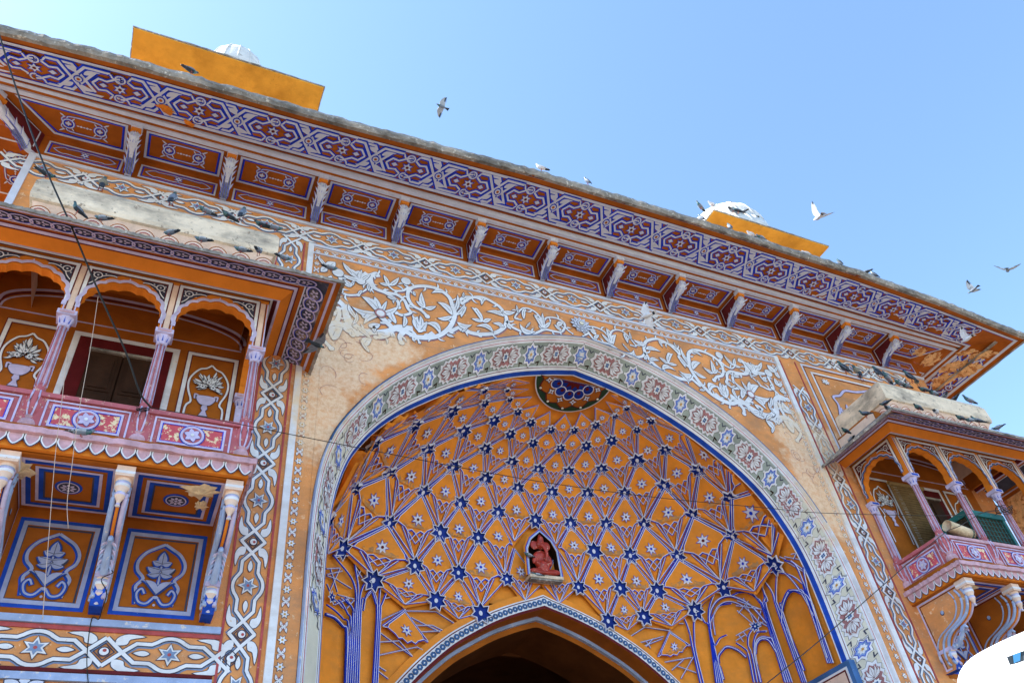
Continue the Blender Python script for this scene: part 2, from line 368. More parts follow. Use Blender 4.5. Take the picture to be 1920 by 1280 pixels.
# ---- star and cartouche motifs along the band; local u along the arch, v across (-.5..+.5)
BW = .34
def border_map(s0):
    return lambda u, v, h: arch_pt(s0+u, .5325+v/BW*.535, h+.002)
OCT8 = star(0, 0, .135, .098, 8)
def cartouche(k=1):
    pts = [(.36, 0), (.30, .045), (.31, .09), (.25, .085), (.22, .13), (.16, .105), (.11, .14), (.06, .10), (0, .125)]
    q = pts+[(-x, y) for x, y in pts[::-1][1:]]; q = q+[(x, -y) for x, y in q[::-1][1:-1]]
    return [(x*k, y*k) for x, y in q]
per = 1.235
k = 0; NS = 7
for i in range(-NS, NS+1):
    s0 = i*per+.02
    if abs(s0) > LO*.84: continue
    shade = abs(s0) < 5.3
    st = 'walldark'
    mb = MB(); p = Pen(mb, border_map(s0))
    p.stroke(star(0, 0, .155, .112, 8), .052, st if not shade else 'walldark', 1, closed=True, step=.05)
    p.stroke(star(0, 0, .152, .11, 8), .042, 'wallwhite', 2, closed=True, step=.05)
    if not shade:
        pp = star(.006, -.006, .165, .121, 8); p.stroke(pp[0:9], .009, 'walldark', 3)
    p.fill(star(0, 0, .132, .095, 8), 'star_bl', 2); p.stroke(star(0, 0, .128, .092, 8), .01, 'ultra', 3, closed=True)
    p.fill([(x*(1+.18*cos(8*a_)), y*(1+.18*cos(8*a_))) for (x, y), a_ in [((.066*cos(2*pi*j/32), .066*sin(2*pi*j/32)), 2*pi*j/32) for j in range(32)]], 'wallwhite', 4)
    p.fill(star(0, 0, .04, .014, 6), 'gold', 5)
    for sg in (-1, 1):    # arrow bits of the green ground
        p.stroke([(sg*.155, 0), (sg*.2, 0)], .03, 'wallwhite', 2)
        for vv in (-1, 1): p.stroke([(sg*.16, vv*.12), (sg*.235, vv*.105), (sg*.22, vv*.165)], .02, 'walldark' if not shade else 'dark', 1) if vv > 0 or not shade else p.stroke([(sg*.15, vv*.13), (sg*.2, vv*.09), (sg*.25, vv*.13)], .016, 'walldark', 1)
    mb.build('star_motif', ab)
    s1 = s0+per/2
    if abs(s1) > LO*.84: continue
    shade = abs(s1) < 5.3; rs = 'rose'
    mb = MB(); p = Pen(mb, border_map(s1))
    c = cartouche()
    p.stroke(c, .056, 'walldark', 1, closed=True, step=.06); p.stroke(c, .046, 'wallwhite', 2, closed=True, step=.06)
    p.fill(cartouche(.93), 'wallwhite' , 2); p.stroke(cartouche(.86), .022, rs, 4, closed=True); p.fill(cartouche(.8), rs, 3)
    p.ofill(star(0, 0, .08, .056, 8), 'wallwhite', .006, 'dred', 5)
    for a_ in range(4): p.fill(circ(.022*cos(a_*pi/2+.78), .022*sin(a_*pi/2+.78), .017, 7), 'steel', 7)
    for sg in (-1, 1):
        for b_, ww, bd in (((.30, .0), .075, 0), ((.22, .095), .05, .18), ((.22, -.095), .05, -.18), ((.13, .09), .035, -.25), ((.13, -.09), .035, .25), ((.28, .06), .035, .1), ((.28, -.06), .035, -.1)):
            p.ofill(leafpoly((sg*.09, 0), (sg*b_[0], b_[1]), ww, bd*sg, 6), 'wallwhite', .006, 'dred', 5)
            p.stroke([(sg*.1, 0), (sg*b_[0]*.9, b_[1]*.9)], .004, 'dred', 7.4)
    mb.build('cartouche_motif', ab)
# ---- strapwork band with stars and knots
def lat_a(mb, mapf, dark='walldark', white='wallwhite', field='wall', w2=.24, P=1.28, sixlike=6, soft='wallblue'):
    p = Pen(mb, mapf); H = P/2; o = .011; W_ = .042
    for sv in (-1, 1):
        arc = [(cos(a)*.20, sv*sin(a)*.20) for a in [pi-.62-(pi-1.24)*j/10 for j in range(11)]]
        top = [(-H+.17, 0), (-.34, sv*.115), (-.19, sv*.115)]+arc[1:-1]+[(.19, sv*.115), (.34, sv*.115), (H-.17, 0), (H, -sv*.17)]
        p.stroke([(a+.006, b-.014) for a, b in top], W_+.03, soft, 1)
        p.ostroke(top, W_, white, o, dark, 2)
        p.ostroke([(-H, -sv*.17), (-H+.17, 0)], W_, white, o, dark, 2)
    for su in (-1, 1):
        p.ofill(leafpoly((su*.20, 0), (su*.36, 0), .062), white, .010, dark, 2)
        p.fill(circ(su*H, 0, .045, 12), white, 4) if su > 0 else None
        for sv in (-1, 1):
            lf = smooth([(su*(H-.10), sv*.09), (su*(H-.10), sv*.17), (su*(H-.2), sv*.225), (su*(H-.37), sv*.205), (su*(H-.23), sv*.165), (su*(H-.2), sv*.10)], 3, True)
            p.ofill(lf, white, .009, dark, 1)
    p.stroke(circ(H, 0, .055, 12), .014, dark, 3, closed=True); p.fill(circ(H, 0, .046, 12), white, 4.6); p.fill(circ(H+.004, .012, .02, 8), 'red', 5.4)
    p.stroke([(H-.1, 0), (H, .1), (H+.1, 0), (H, -.1)], .012, dark, 3, closed=True)
    p.fill(star(0, 0, .15, .075, sixlike), dark, 3); p.fill(star(0, 0, .135, .066, sixlike), white, 4); p.fill(star(0, 0, .088, .045, sixlike), soft if soft == 'wallblue' else 'ultra', 5.2); p.fill(circ(0, 0, .02, 8), 'red', 6)
motif = {}
def motif_mesh(key, fn):
    if key not in motif:
        mb = MB(); fn(mb); motif[key] = mb.mesh(key)
    return motif[key]
loc = lambda u, v, h: (u, -h, v)
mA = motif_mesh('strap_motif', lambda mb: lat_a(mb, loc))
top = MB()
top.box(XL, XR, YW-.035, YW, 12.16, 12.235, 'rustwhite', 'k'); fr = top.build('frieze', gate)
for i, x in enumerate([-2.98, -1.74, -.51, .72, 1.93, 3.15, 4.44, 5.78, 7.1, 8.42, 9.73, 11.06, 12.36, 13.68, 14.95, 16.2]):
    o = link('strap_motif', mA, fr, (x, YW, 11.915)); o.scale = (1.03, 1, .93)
for sx, x in ((0, 1.2), (1, 12.80)):
    jb = MB(); jb.box(x-.245, x-.215, YW-.012, YW, GZ, 11.6, 'red', 'k'); jb.box(x+.225, x+.255, YW-.0125, YW, GZ, 11.65, 'red', 'k')
    jo = jb.build('jamb_frieze', gate)
    for k in range(7):
        z = (7.36 if sx == 0 else 7.72)-1.25*(k-3)
        if z > 11.3: continue
        link('strap_motif', mA, jo, (x, YW, z), (0, pi/2, 0)).scale = (.985, 1, .93)
# lower-left horizontal band, below the balcony
lb = MB(); lb.box(XL, .95, YW-.05, YW, 4.205, 4.285, 'palebl', 'k'); lb.box(XL, .95, YW-.02, YW, 4.15, 4.2, 'red', 'k'); lb.box(XL, .93, YW-.02, YW, 3.68, 3.72, 'dred', 'k')
lb.box(XL, .93, YW-.05, YW, 3.58, 3.66, 'palebl', 'k'); lb.box(XL, .90, YW-.018, YW, 3.50, 3.56, 'wall', 'k'); lb.box(XL, .88, YW-.022, YW, 3.40, 3.46, 'dred', 'k'); lb.box(XL, .86, YW-.03, YW, 3.2, 3.36, 'palebl', 'k')
lo = lb.build('lower_frieze', gate)
mA7 = motif_mesh('strap_motif_star', lambda mb: lat_a(mb, loc, dark='walldark'))
for x in (-2.34, -.965, .42): link('strap_motif', mA7, lo, (x, YW, 3.93)).scale = (1.08, 1, .95)
mb = MB(); p = Pen(mb, wallmap)
for k in range(8):
    a = k*pi/4; p.ofill(leafpoly((-.97+.05*cos(a), 3.42+.05*sin(a)), (-.97+.26*cos(a), 3.42+.2*sin(a)), .13), 'rustwhite', .012, 'walldark', 9+(k % 2)*2)
p.ofill(circ(-.97, 3.42, .08, 12), 'rustwhite', .01, 'walldark', 13); mb.build('rosette', gate)
# ---- white rectangular frame of the arch and its small flower border
fm = MB()
for a, b, c, d in ((1.51, 1.61, GZ, 11.65), (12.37, 12.49, GZ, 11.65)): fm.box(a, b, YW-.05, YW, c, d, 'wallwhite', 'k')
fm.box(1.61, 12.37, YW-.05, YW, 11.59, 11.65, 'rustwhite', 'k'); fm.box(1.61, 12.37, YW-.03, YW, 11.42, 11.45, 'rustwhite', 'k')
fm.box(1.61, 12.37, YW-.02, YW, 11.565, 11.588, 'stonepink', 'k')
fo = fm.build('rectangular_frame', gate)
def flower_a(mb, r=.05):
    p = Pen(mb, loc); p.ofill(star(0, 0, r*1.15, r*.6, 6), 'wallwhite', .006, 'walldark', 1); p.fill(circ(0, 0, r*.3, 6), 'gold', 3)
def flower_b(mb, r=.05):
    p = Pen(mb, loc)
    for sx in (-1, 1):
        for sy in (-1, 1): p.ofill(leafpoly((0, 0), (sx*r*1.5, sy*r*.8), r*.7, .15*sx*sy, 5), 'wallwhite', .005, 'walldark', 1)
        p.stroke([(sx*r*.4, r*.6), (sx*r*.9, 0), (sx*r*.4, -r*.6)], .006, 'red', 3)
mfa = motif_mesh('small_star_flower', flower_a); mfb = motif_mesh('small_leaf_flower', flower_b)
def run(parent, x0, z0, x1, z1, step, rot=0):
    n = int(hypot(x1-x0, z1-z0)/step)
    for i in range(n+1):
        t = i/n; link('small_flower', (mfa, mfb)[i % 2], parent, (x0+(x1-x0)*t, YW, z0+(z1-z0)*t), (0, rot, 0))
run(fo, 1.695, 3.2, 1.695, 11.5, .165, pi/2); run(fo, 12.28, 3.6, 12.28, 11.5, .165, pi/2); run(fo, 1.85, 11.51, 12.15, 11.51, .16)
# ---- spandrel scrollwork, drawn on the left spandrel and mirrored on the right one
def cA(p): q = atY(600+p[0]/4.48, 480+p[1]/4.48, 10); return (q.x, q.z)
def cB(p): q = atY(860+p[0]/4.48, 520+p[1]/4.48, 10); return (q.x, q.z)
def cC(p): q = atY(1340+p[0]/4.48, 640+p[1]/4.48, 10); return (2*CX+.12-q.x, q.z)
KS = .0041    # metres per crop pixel near the lotus
VA = [([(80, 370), (150, 385), (200, 430), (215, 520), (250, 600), (330, 655), (430, 650), (470, 640), (430, 590)], 26), ([(0, 650), (60, 590), (130, 560), (160, 500), (155, 445)], 26), ([(130, 575), (190, 600), (240, 640), (310, 665)], 20),
 ([(490, 180), (470, 150), (430, 170), (430, 220), (470, 280), (560, 310), (650, 330), (710, 380), (735, 440), (760, 480), (690, 500), (640, 480)], 22), ([(500, 500), (560, 560), (620, 610), (720, 640), (800, 680), (900, 690), (1000, 670), (1080, 610), (1120, 540), (1130, 480), (1110, 420), (1090, 360), (1040, 310), (960, 270), (860, 255), (780, 265), (740, 300), (740, 360), (780, 420), (850, 460), (900, 510)], 26),
 ([(740, 270), (690, 295), (620, 290), (570, 250)], 14), ([(1120, 470), (1150, 400), (1210, 350), (1290, 350), (1344, 365)], 20), ([(1090, 640), (1180, 600), (1260, 640), (1344, 672)], 20), ([(700, 580), (745, 610), (800, 660), (835, 730)], 15),
 ([(150, 150), (172, 200), (150, 270), (170, 300), (230, 330), (320, 330)], 18), ([(170, 300), (120, 330), (60, 370)], 18), ([(340, 215), (400, 240), (390, 280), (330, 320)], 13), ([(700, 200), (715, 245), (750, 270)], 16), ([(505, 560), (590, 580), (600, 670)], 14)]
LA = [((505, 485), (350, 345), 70, .1), ((505, 485), (455, 345), 66, 0), ((505, 485), (660, 425), 56, .12), ((505, 485), (265, 430), 56, -.12), ((505, 490), (365, 575), 66, .15), ((505, 490), (560, 380), 44, 0), ((340, 215), (205, 108), 50, .1), ((340, 215), (195, 178), 32, 0), ((340, 210), (345, 118), 34, 0), ((340, 215), (420, 165), 36, 0),
 ((265, 255), (200, 205), 36, 0), ((265, 255), (285, 205), 30, 0), ((265, 260), (200, 240), 28, 0), ((580, 250), (532, 163), 36, 0), ((580, 250), (662, 183), 46, .1), ((580, 250), (498, 232), 30, 0), ((880, 440), (850, 308), 52, -.1), ((880, 440), (975, 425), 40, .1), ((880, 440), (805, 382), 32, 0), ((1110, 500), (985, 392), 52, .12), ((1110, 510), (985, 525), 42, -.1),
 ((1120, 480), (1152, 328), 42, .12), ((1140, 500), (1215, 405), 42, .1), ((1150, 560), (1275, 580), 46, .2), ((1010, 660), (880, 570), 56, .25), ((840, 610), (770, 498), 40, 0), ((840, 610), (838, 505), 46, .1), ((840, 610), (890, 632), 30, 0), ((1050, 310), (935, 315), 40, .15), ((1200, 350), (1205, 308), 22, 0), ((480, 645), (592, 670), 56, .15), ((455, 645), (450, 585), 40, 0),
 ((270, 580), (300, 475), 36, .2), ((640, 370), (560, 345), 28, 0), ((700, 600), (700, 500), 44, .15), ((70, 460), (150, 470), 40, 0), ((60, 430), (20, 540), 40, .1), ((320, 330), (350, 290), 34, 0), ((1190, 640), (1240, 600), 26, 0), ((130, 600), (135, 640), 40, 0), ((1060, 660), (1125, 685), 24, 0), ((400, 240), (410, 300), 30, 0), ((1300, 440), (1344, 510), 40, 0), ((780, 300), (800, 340), 26, 0)]
VB = [([(0, 420), (80, 460), (180, 480), (300, 470), (380, 420), (400, 350), (360, 270), (300, 220), (200, 170), (100, 175), (30, 220)], 24), ([(400, 370), (450, 420), (540, 460), (640, 470), (720, 440), (800, 455), (860, 460), (890, 420), (880, 380), (820, 345), (740, 340), (710, 380)], 16), ([(880, 390), (910, 440), (955, 475)], 11), ([(700, 370), (660, 310), (600, 270), (540, 262), (495, 300), (470, 345), (520, 358)], 12)]
LB = [((380, 330), (232, 290), 36, .1), ((370, 290), (475, 295), 42, .1), ((200, 375), (105, 255), 40, .1), ((200, 375), (105, 350), 30, 0), ((200, 375), (272, 355), 42, 0), ((290, 465), (145, 415), 40, .2), ((380, 420), (285, 388), 34, .1), ((700, 430), (630, 325), 38, .1), ((710, 430), (700, 300), 34, 0), ((712, 430), (772, 378), 40, 0), ((640, 460), (510, 390), 50, -.25), ((820, 400), (875, 385), 50, 0), ((540, 270), (545, 355), 36, 0), ((495, 300), (482, 235), 20, 0), ((200, 180), (190, 235), 30, 0), ((60, 250), (20, 340), 46, .1), ((400, 400), (440, 440), 24, 0), ((860, 450), (800, 400), 26, 0), ((600, 380), (560, 430), 20, 0)]
VC = [([(130, 470), (220, 500), (300, 560), (400, 610), (470, 620), (510, 570), (500, 500), (540, 460), (610, 490)], 32), ([(520, 640), (600, 640), (680, 700), (722, 770), (690, 835)], 24), ([(200, 520), (240, 570), (245, 610)], 26), ([(300, 570), (350, 620), (395, 640)], 22), ([(220, 165), (280, 215), (268, 270), (200, 275), (150, 300), (160, 345)], 24), ([(270, 180), (340, 250), (450, 275)], 18), ([(0, 440), (60, 490), (140, 520), (210, 510)], 26)]
LC = [((360, 250), (390, 178), 44, 0), ((350, 250), (310, 190), 34, 0), ((500, 262), (435, 200), 42, 0), ((500, 262), (525, 205), 30, 0), ((500, 262), (548, 312), 30, 0), ((530, 375), (495, 310), 34, 0), ((530, 375), (565, 360), 42, 0), ((480, 620), (428, 665), 40, .1), ((490, 735), (425, 665), 44, .1), ((480, 770), (495, 700), 30, 0), ((560, 510), (665, 610), 52, .15), ((540, 700), (520, 645), 40, 0), ((660, 770), (570, 660), 60, .1), ((460, 560), (470, 470), 36, .1), ((400, 580), (330, 530), 36, 0), ((420, 530), (370, 470), 40, 0), ((545, 420), (580, 400), 30, 0), ((600, 440), (540, 410), 26, 0), ((230, 480), (220, 390), 50, .1), ((100, 480), (60, 360), 46, .1), ((100, 480), (10, 370), 34, 0)]
def scroll(pen, mx, lvl=1):
    q_ = random.Random(17)
    f = (lambda q: (2*CX+.12-q[0], q[1])) if mx else (lambda q: q)
    for vines, cv in ((VA, cA), (VB, cB), (VC, cC)):
        for pts, ww in vines:
            q = [f(cv(p)) for p in smooth(pts, 5)]
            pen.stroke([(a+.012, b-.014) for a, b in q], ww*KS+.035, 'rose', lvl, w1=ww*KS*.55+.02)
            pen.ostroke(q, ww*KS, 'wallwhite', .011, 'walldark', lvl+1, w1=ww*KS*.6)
            L_ = len(q)
            for i_ in range(4, L_-3, 5):
                a_ = Vector(q[i_]); d_ = (Vector(q[i_+1])-Vector(q[i_-1])).normalized(); sd_ = q_.choice((-1, 1)); n_ = Vector((-d_.y, d_.x))*sd_
                b_ = a_+n_*q_.uniform(.10, .17)+d_*q_.uniform(.02, .10); pen.ofill(leafpoly(a_, b_, .04, .2*sd_, 5), 'wallwhite', .009, 'walldark', lvl+.6)
            e = q[-1]; pen.ofill(circ(e[0], e[1], ww*KS*.5, 10), 'wallwhite', .009, 'walldark', lvl+1)
    for lv, cv in ((LA, cA), (LB, cB), (LC, cC)):
        for a, b, ww, bd in lv:
            poly = [f(cv(p)) for p in leafpoly(a, b, ww*.84, bd, 8)]
            pen.ofill(poly, 'wallwhite', .011, 'walldark', lvl+2.2)
            mid = [f(cv((a[0]+(b[0]-a[0])*t+(-(b[1]-a[1]))*bd*4*t*(1-t), a[1]+(b[1]-a[1])*t+(b[0]-a[0])*bd*4*t*(1-t)))) for t in (.2, .5, .75)]
            pen.stroke(mid, .009, 'walldark', lvl+4.3, w1=.004)
    c = f(cA((505, 487))); pen.fill(circ(c[0], c[1], .115, 18), 'walldark', lvl+5); pen.fill(circ(c[0], c[1], .105, 18), 'rose', lvl+5.6); pen.fill(circ(c[0], c[1], .075, 18), 'wallwhite', lvl+6.4)
    for q, r in (((340, 215), 22), ((720, 215), 24), ((150, 145), 26), ((170, 300), 14)):
        c = f(cA(q)); pen.ofill(circ(c[0], c[1], r*KS, 12), 'wallwhite', .009, 'walldark', lvl+3)
for mx in (0, 1):
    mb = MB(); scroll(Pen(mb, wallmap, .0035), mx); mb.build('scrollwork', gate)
# lotus boss above the apex
mb = MB(); p = Pen(mb, lambda u, v, h: (7.16+u, YW-.03-h, 11.17+v))
for ring, (R_, n, wd) in enumerate(((.25, 12, .10), (.18, 10, .09), (.11, 8, .07))):
    for k in range(n):
        a = 2*pi*k/n+ring*.3; p.ofill(leafpoly((.03*cos(a), .03*sin(a)), (R_*cos(a), R_*.85*sin(a)), wd), 'rustwhite', .008, 'walldark', 1+ring*3)
p.ofill(circ(0, 0, .05, 10), 'cream', .008, 'walldark', 11); mb.box(7.06, 7.26, YW-.03, YW, 10.98, 11.3, 'rustwhite', 'k'); mb.build('lotus_boss', gate)
# right-hand picture panel beyond the jamb band
mb = MB(); p = Pen(mb, wallmap)
for x0, x1, z0, z1, mt in ((13.22, 17.4, 8.8, 11.62, 'rustwhite'), (13.45, 17.2, 9.0, 11.42, 'wallwhite')):
    p.stroke([(x0, z0), (x0, z1), (x1, z1), (x1, z0)], .05, mt, 2, closed=True); p.stroke([(x0+.05, z0), (x0+.05, z1-.05), (x1, z1-.05)], .02, 'dred', 2)
cusp = smooth([(13.6, 9.0), (13.66, 9.9), (13.85, 10.5), (13.8, 10.75), (14.05, 10.85), (14.3, 11.05), (14.7, 11.1), (15.2, 11.25)], 4)
p.ostroke(cusp, .06, 'lilac', .01, 'walldark', 3)
rr = random.Random(3)
for k in range(70):
    x, z = 13.8+rr.random()*1.3, 9.7+rr.random()*.75
    a = rr.uniform(.3, 2.8); p.ofill(leafpoly((x, z), (x+.16*cos(a), z+.16*sin(a)), .075), 'lilac', .007, 'walldark', 1+(k % 5)*.8)
for k in range(7):
    a = k*.9; p.ofill(leafpoly((13.78, 11.2), (13.78+.13*cos(a), 11.2+.1*sin(a)), .05), 'wallwhite', .006, 'dred', 3+k % 2)
mb.build('painted_panel', gate)
# faint line tracery left on the bleached plaster
rr = random.Random(5)
for k in range(26):
    mb = MB(); p = Pen(mb, wallmap)
    side = k % 2; x = 1.95+rr.random()*.75 if not side else 11.75+rr.random()*.75; z = 7.9+rr.random()*1.6
    if x > 2.3 and z < 8.5 and not side: continue
    if x < 11.95 and z < 8.4 and side: continue
    pts = [(x, z)]; a = rr.uniform(0, 6.28)
    for j in range(9): a += rr.uniform(.1, .8)*(1 if k % 3 else -1); pts.append((pts[-1][0]+.05*cos(a), pts[-1][1]+.05*sin(a)))
    if all(hypot(q[0]-CX, 0) > interp([(7.4, 4.95), (8.2, 4.5), (8.7, 4.15), (9.2, 3.7), (9.7, 3.1), (10, 2.6)], q[1]) for q in pts): p.stroke(smooth(pts, 2), .008, 'rose', 2, w1=.004); mb.build('faded_tracery', gate)
# ================================================================ EAVE (chajja) with coffers and corbels
YI, YO = 9.05, 7.95
LIPZ = [(-4.9, 12.42), (-3.7, 12.56), (-1.95, 12.72), (1.54, 12.83), (5.4, 13.09), (9, 13.13), (13.8, 13.05), (16.5, 12.85), (19.3, 12.47)]
def lipz(x): return interp(LIPZ, x)
def inz(x): return 12.93-.15*((x-7)/11)**2
XIL, XIR, XOL, XOR = -4.0, 18.4, -4.85, 19.24
LT = .2
ev = MB()
# underside front, in steps
N = 60
def und(t, k, h=0):
    """t 0..1 along the eave, k 0 inner .. 1 outer edge"""
    x = (XIL+(XIR-XIL)*t)*(1-k)+(XOL+(XOR-XOL)*t)*k
    xi = XIL+(XIR-XIL)*t; xo = XOL+(XOR-XOL)*t
    return Vector((x, YI+(YO-YI)*k, inz(xi)*(1-k)+(lipz(xo)-LT)*k-h))
vs_ = [und(i/N, k/3) for i in range(N+1) for k in range(4)]
ev.add(vs_, [(i*4+k, i*4+k+1, (i+1)*4+k+1, (i+1)*4+k) for i in range(N) for k in range(3)], 'rust', True)
# side undersides (right and left returns)
def side(sg, t, k, h=0):
    xi, xo = (XIR, XOR) if sg > 0 else (XIL, XOL); y0, y1 = YI, YO
    zi, zo = inz(xi), lipz(xo)-LT
    yi = y0+(19-y0)*t; yo = y1+(19.9-y1)*t
    return Vector((xi+(xo-xi)*k, yi*(1-k)+yo*k, zi*(1-k)+zo*k-h))
for sg in (-1, 1):
    vs_ = [side(sg, t/12, k/3) for t in range(13) for k in range(4)]
    ev.add(vs_, [(i*4+k, i*4+k+1, (i+1)*4+k+1, (i+1)*4+k) for i in range(12) for k in range(3)], 'rust', True)
eo = ev.build('eave', gate)
# weathered stone lip, broken edge
lp = MB(); rr = random.Random(11); NL = 240
pr = []
for i in range(NL+1):
    t = i/NL; b = und(t, 1.0); j = rr.uniform(-.012, .012); top_ = lipz(b.x)+rr.uniform(-.018, .02)
    pr.append([(b.x, YO+.05, b.z-.004), (b.x, YO-.02+j, b.z-.006+rr.uniform(-.006, .004)), (b.x, YO-.055+j*1.4, b.z+.07), (b.x, YO-.035+j, top_-.03), (b.x, YO+.08, top_+.01), (b.x, YI+.6, inz(b.x)+.6)])
lp.add([p for r in pr for p in r], [(i*6+k, i*6+k+1, (i+1)*6+k+1, (i+1)*6+k) for i in range(NL) for k in range(5)], 'lip')
for sg in (-1, 1):
    pr = []
    for i in range(61):
        b = side(sg, i/60, 1.0); j = rr.uniform(-.01, .01)
        pr.append([(b.x-sg*.05, b.y, b.z-.004), (b.x+sg*(.02+j), b.y, b.z-.006), (b.x+sg*(.055+j), b.y, b.z+.07), (b.x+sg*.035, b.y, b.z+LT-.03), (b.x-sg*.08, b.y, b.z+LT+.01), (b.x-sg*.5, b.y, b.z+LT+.02)])
    lp.add([p for r in pr for p in r], [(i*6+k, i*6+k+1, (i+1)*6+k+1, (i+1)*6+k) for i in range(60) for k in range(5)], 'lip')
lp.build('stone_lip', eo)
# roof deck
rd = MB(); rd.box(XL+.2, XR-.6, 10.2, 18.8, 12.95, 13.3, 'lip'); rd.build('roof_deck', gate)
# painted lines of the underside
pm = MB(); p = Pen(pm, lambda t, k, h: und(t, k, h), .004)
def eline(k0, k1, mat, lvl, t0=0, t1=1):
    n = 50; h = p.h(lvl); vs_ = []
    for i in range(n+1):
        t = t0+(t1-t0)*i/n; vs_ += [und(t, k0, h), und(t, k1, h)]
    pm.add(vs_, [(2*i, 2*i+1, 2*i+3, 2*i+2) for i in range(n)], mat)
for k0, k1, mt, lv in ((.03, .055, 'dred', 1), (.06, .125, 'rustwhite', 2), (.125, .145, 'ultra', 1), (.775, .79, 'ultra', 1), (.79, .845, 'rustwhite', 2), (.845, .86, 'dred', 1), (.965, .98, 'dred', 1)): eline(k0, k1, mt, lv)
for sg in (-1, 1):
    q = Pen(pm, lambda t, k, h, sg=sg: side(sg, t, k, h))
    for k0, k1, mt, lv in ((.06, .14, 'rustwhite', 2), (.79, .86, 'rustwhite', 2)):
        h = q.h(lv); n = 10; vs_ = []
        for i in range(n+1): vs_ += [side(sg, i/n*.98, k0, h), side(sg, i/n*.98, k1, h)]
        pm.add(vs_, [(2*i, 2*i+1, 2*i+3, 2*i+2) for i in range(n)], mt)
pm.build('painted_lines', eo)
def lat_b(mb, mapf):
    p = Pen(mb, mapf); H = .62; w_ = .046; o = .030; wh = 'rustwhite'; bl = 'ultra'
    for s in (1, -1):
        for m_ in (1, -1):
            P_ = [(-.47, .27), (-.09, .27), (.29, -.27), (.47, -.27)]
            q = [(m_*x, s*m_*y) for x, y in P_] if False else [(x*m_, y*s) for x, y in P_]
            p.ostroke(q, w_, wh, o, bl, 1 if m_ > 0 else 2.1)
    for su in (-1, 1):
        hexa = [(su*.205, 0), (su*.30, .12), (su*.42, .10), (su*.50, .155), (su*.56, .2), (su*H, .215)]
        for s in (1, -1):
            p.ostroke([(x, y*s) for x, y in hexa], .036, wh, o*.8, bl, 3)
            p.ostroke([(su*.47, s*.27), (su*.50, s*.21), (su*.56, s*.165), (su*H, s*.15)], .03, wh, o*.7, bl, 3)
        p.ofill([(su*.31, 0), (su*.37, .045), (su*.43, 0), (su*.37, -.045)], wh, .012, bl, 3)
    for sx in (-1, 1):
        for s in (-1, 1):
            lf = [(sx*.06, s*.11), (sx*.10, s*.215), (sx*.24, s*.225), (sx*.17, s*.185), (sx*.16, s*.14)] if sx*s > 0 else [(sx*.02, s*.12), (sx*.04, s*.23), (sx*.13, s*.225), (sx*.16, s*.2), (sx*.10, s*.15)]
            p.ofill(smooth([(x*1.35, y) for x, y in lf], 3, True), wh, .016, bl, 1)
    p.ofill(circ(0, 0, .055, 12), wh, .02, bl, 4); p.fill(circ(0, 0, .028, 10), 'rust', 5.6)
    for s in (-1, 1): p.fill(circ(0, s*.09, .012, 6), wh, 4)
    p.ostroke(circ(H, .205, .075, 12), .026, wh, .012, bl, 4, closed=True) ; p.ostroke(circ(H, -.205, .075, 12), .026, wh, .012, bl, 4, closed=True)
    st = star(H, 0, .1, .05, 6); p.ofill(st, wh, .014, bl, 4); p.fill(circ(H, 0, .03, 8), 'dred', 6)
mB = motif_mesh('eave_strap_motif', lambda mb: lat_b(mb, lambda u, v, h: (u, -v, -h)))
PB = 1.25; x = -3.9; i = 0
while x < 18.6:
    xi = x; t = .0
    # place on the strap centre line k=.46
    kk = .46
    tt = (x-(XIL*(1-kk)+XOL*kk))/((XIR*(1-kk)+XOR*kk)-(XIL*(1-kk)+XOL*kk))
    c = und(tt, kk); a = und(tt, 0); b = und(tt, 1); c2 = und(min(1, tt+.01), kk)
    tilt = atan2(b.z-a.z, -(b.y-a.y)); al = atan2(c2.z-c.z, c2.x-c.x)
    o = link('eave_strap_motif', mB, eo, c); o.rotation_euler = (-tilt, -al, 0); o.scale = (1.0, 1.22, 1)
    x += PB
for sg in (-1, 1):
    for k in range(3):
        t = .10+k*.125*(1.25/1.25); c = side(sg, t, .46)
        a = side(sg, t, 0); b = side(sg, t, 1); tilt = atan2(b.z-a.z, abs(b.x-a.x))
        o = link('eave_strap_motif', mB, eo, c); o.rotation_euler = Euler((-tilt, 0, sg*pi/2), 'XYZ')
# ceiling of the coffers and mouldings
cm = MB(); cm.quad((XL-.9, 9.27, ZT), (XR+.9, 9.27, ZT), (XR+.9, YW, ZT), (XL-.9, YW, ZT), 'rust')
for sx, xa, xb in ((-1, XL-.73, XL), (1, XR, XR+.73)): cm.quad((xa, YW, ZT-.001), (xb, YW, ZT-.001), (xb, 19, ZT-.001), (xa, 19, ZT-.001), 'rust')
def mould(y0, y1, z0, z1, mat): cm.box(XL-(YW-y0), XR+(YW-y0), y0, y1, z0, z1, mat)
mould(9.19, 9.27, ZT-.03, ZT+.1, 'rustwhite'); mould(9.13, 9.19, ZT+.01, ZT+.12, 'rust'); mould(9.06, 9.13, ZT-.0, ZT+.16, 'rustwhite')
cm.box(XR+.73, XR+.81, 9.19, 19, ZT-.029, ZT+.1, 'rustwhite'); cm.box(XR+.81, XR+.9, 9.06, 19, ZT+.01, ZT+.16, 'rustwhite')
cm.box(XL-.81, XL-.73, 9.19, 19, ZT-.029, ZT+.1, 'rustwhite'); cm.box(XL-.9, XL-.81, 9.06, 19, ZT+.01, ZT+.16, 'rustwhite')
ceil = cm.build('eave_ceiling', gate)
wb = MB(); wb.quad((XL, YW-.004, 12.235), (XR, YW-.004, 12.235), (XR, YW-.004, ZT), (XL, YW-.004, ZT), 'rust'); wb.build('coffer_wall', gate)
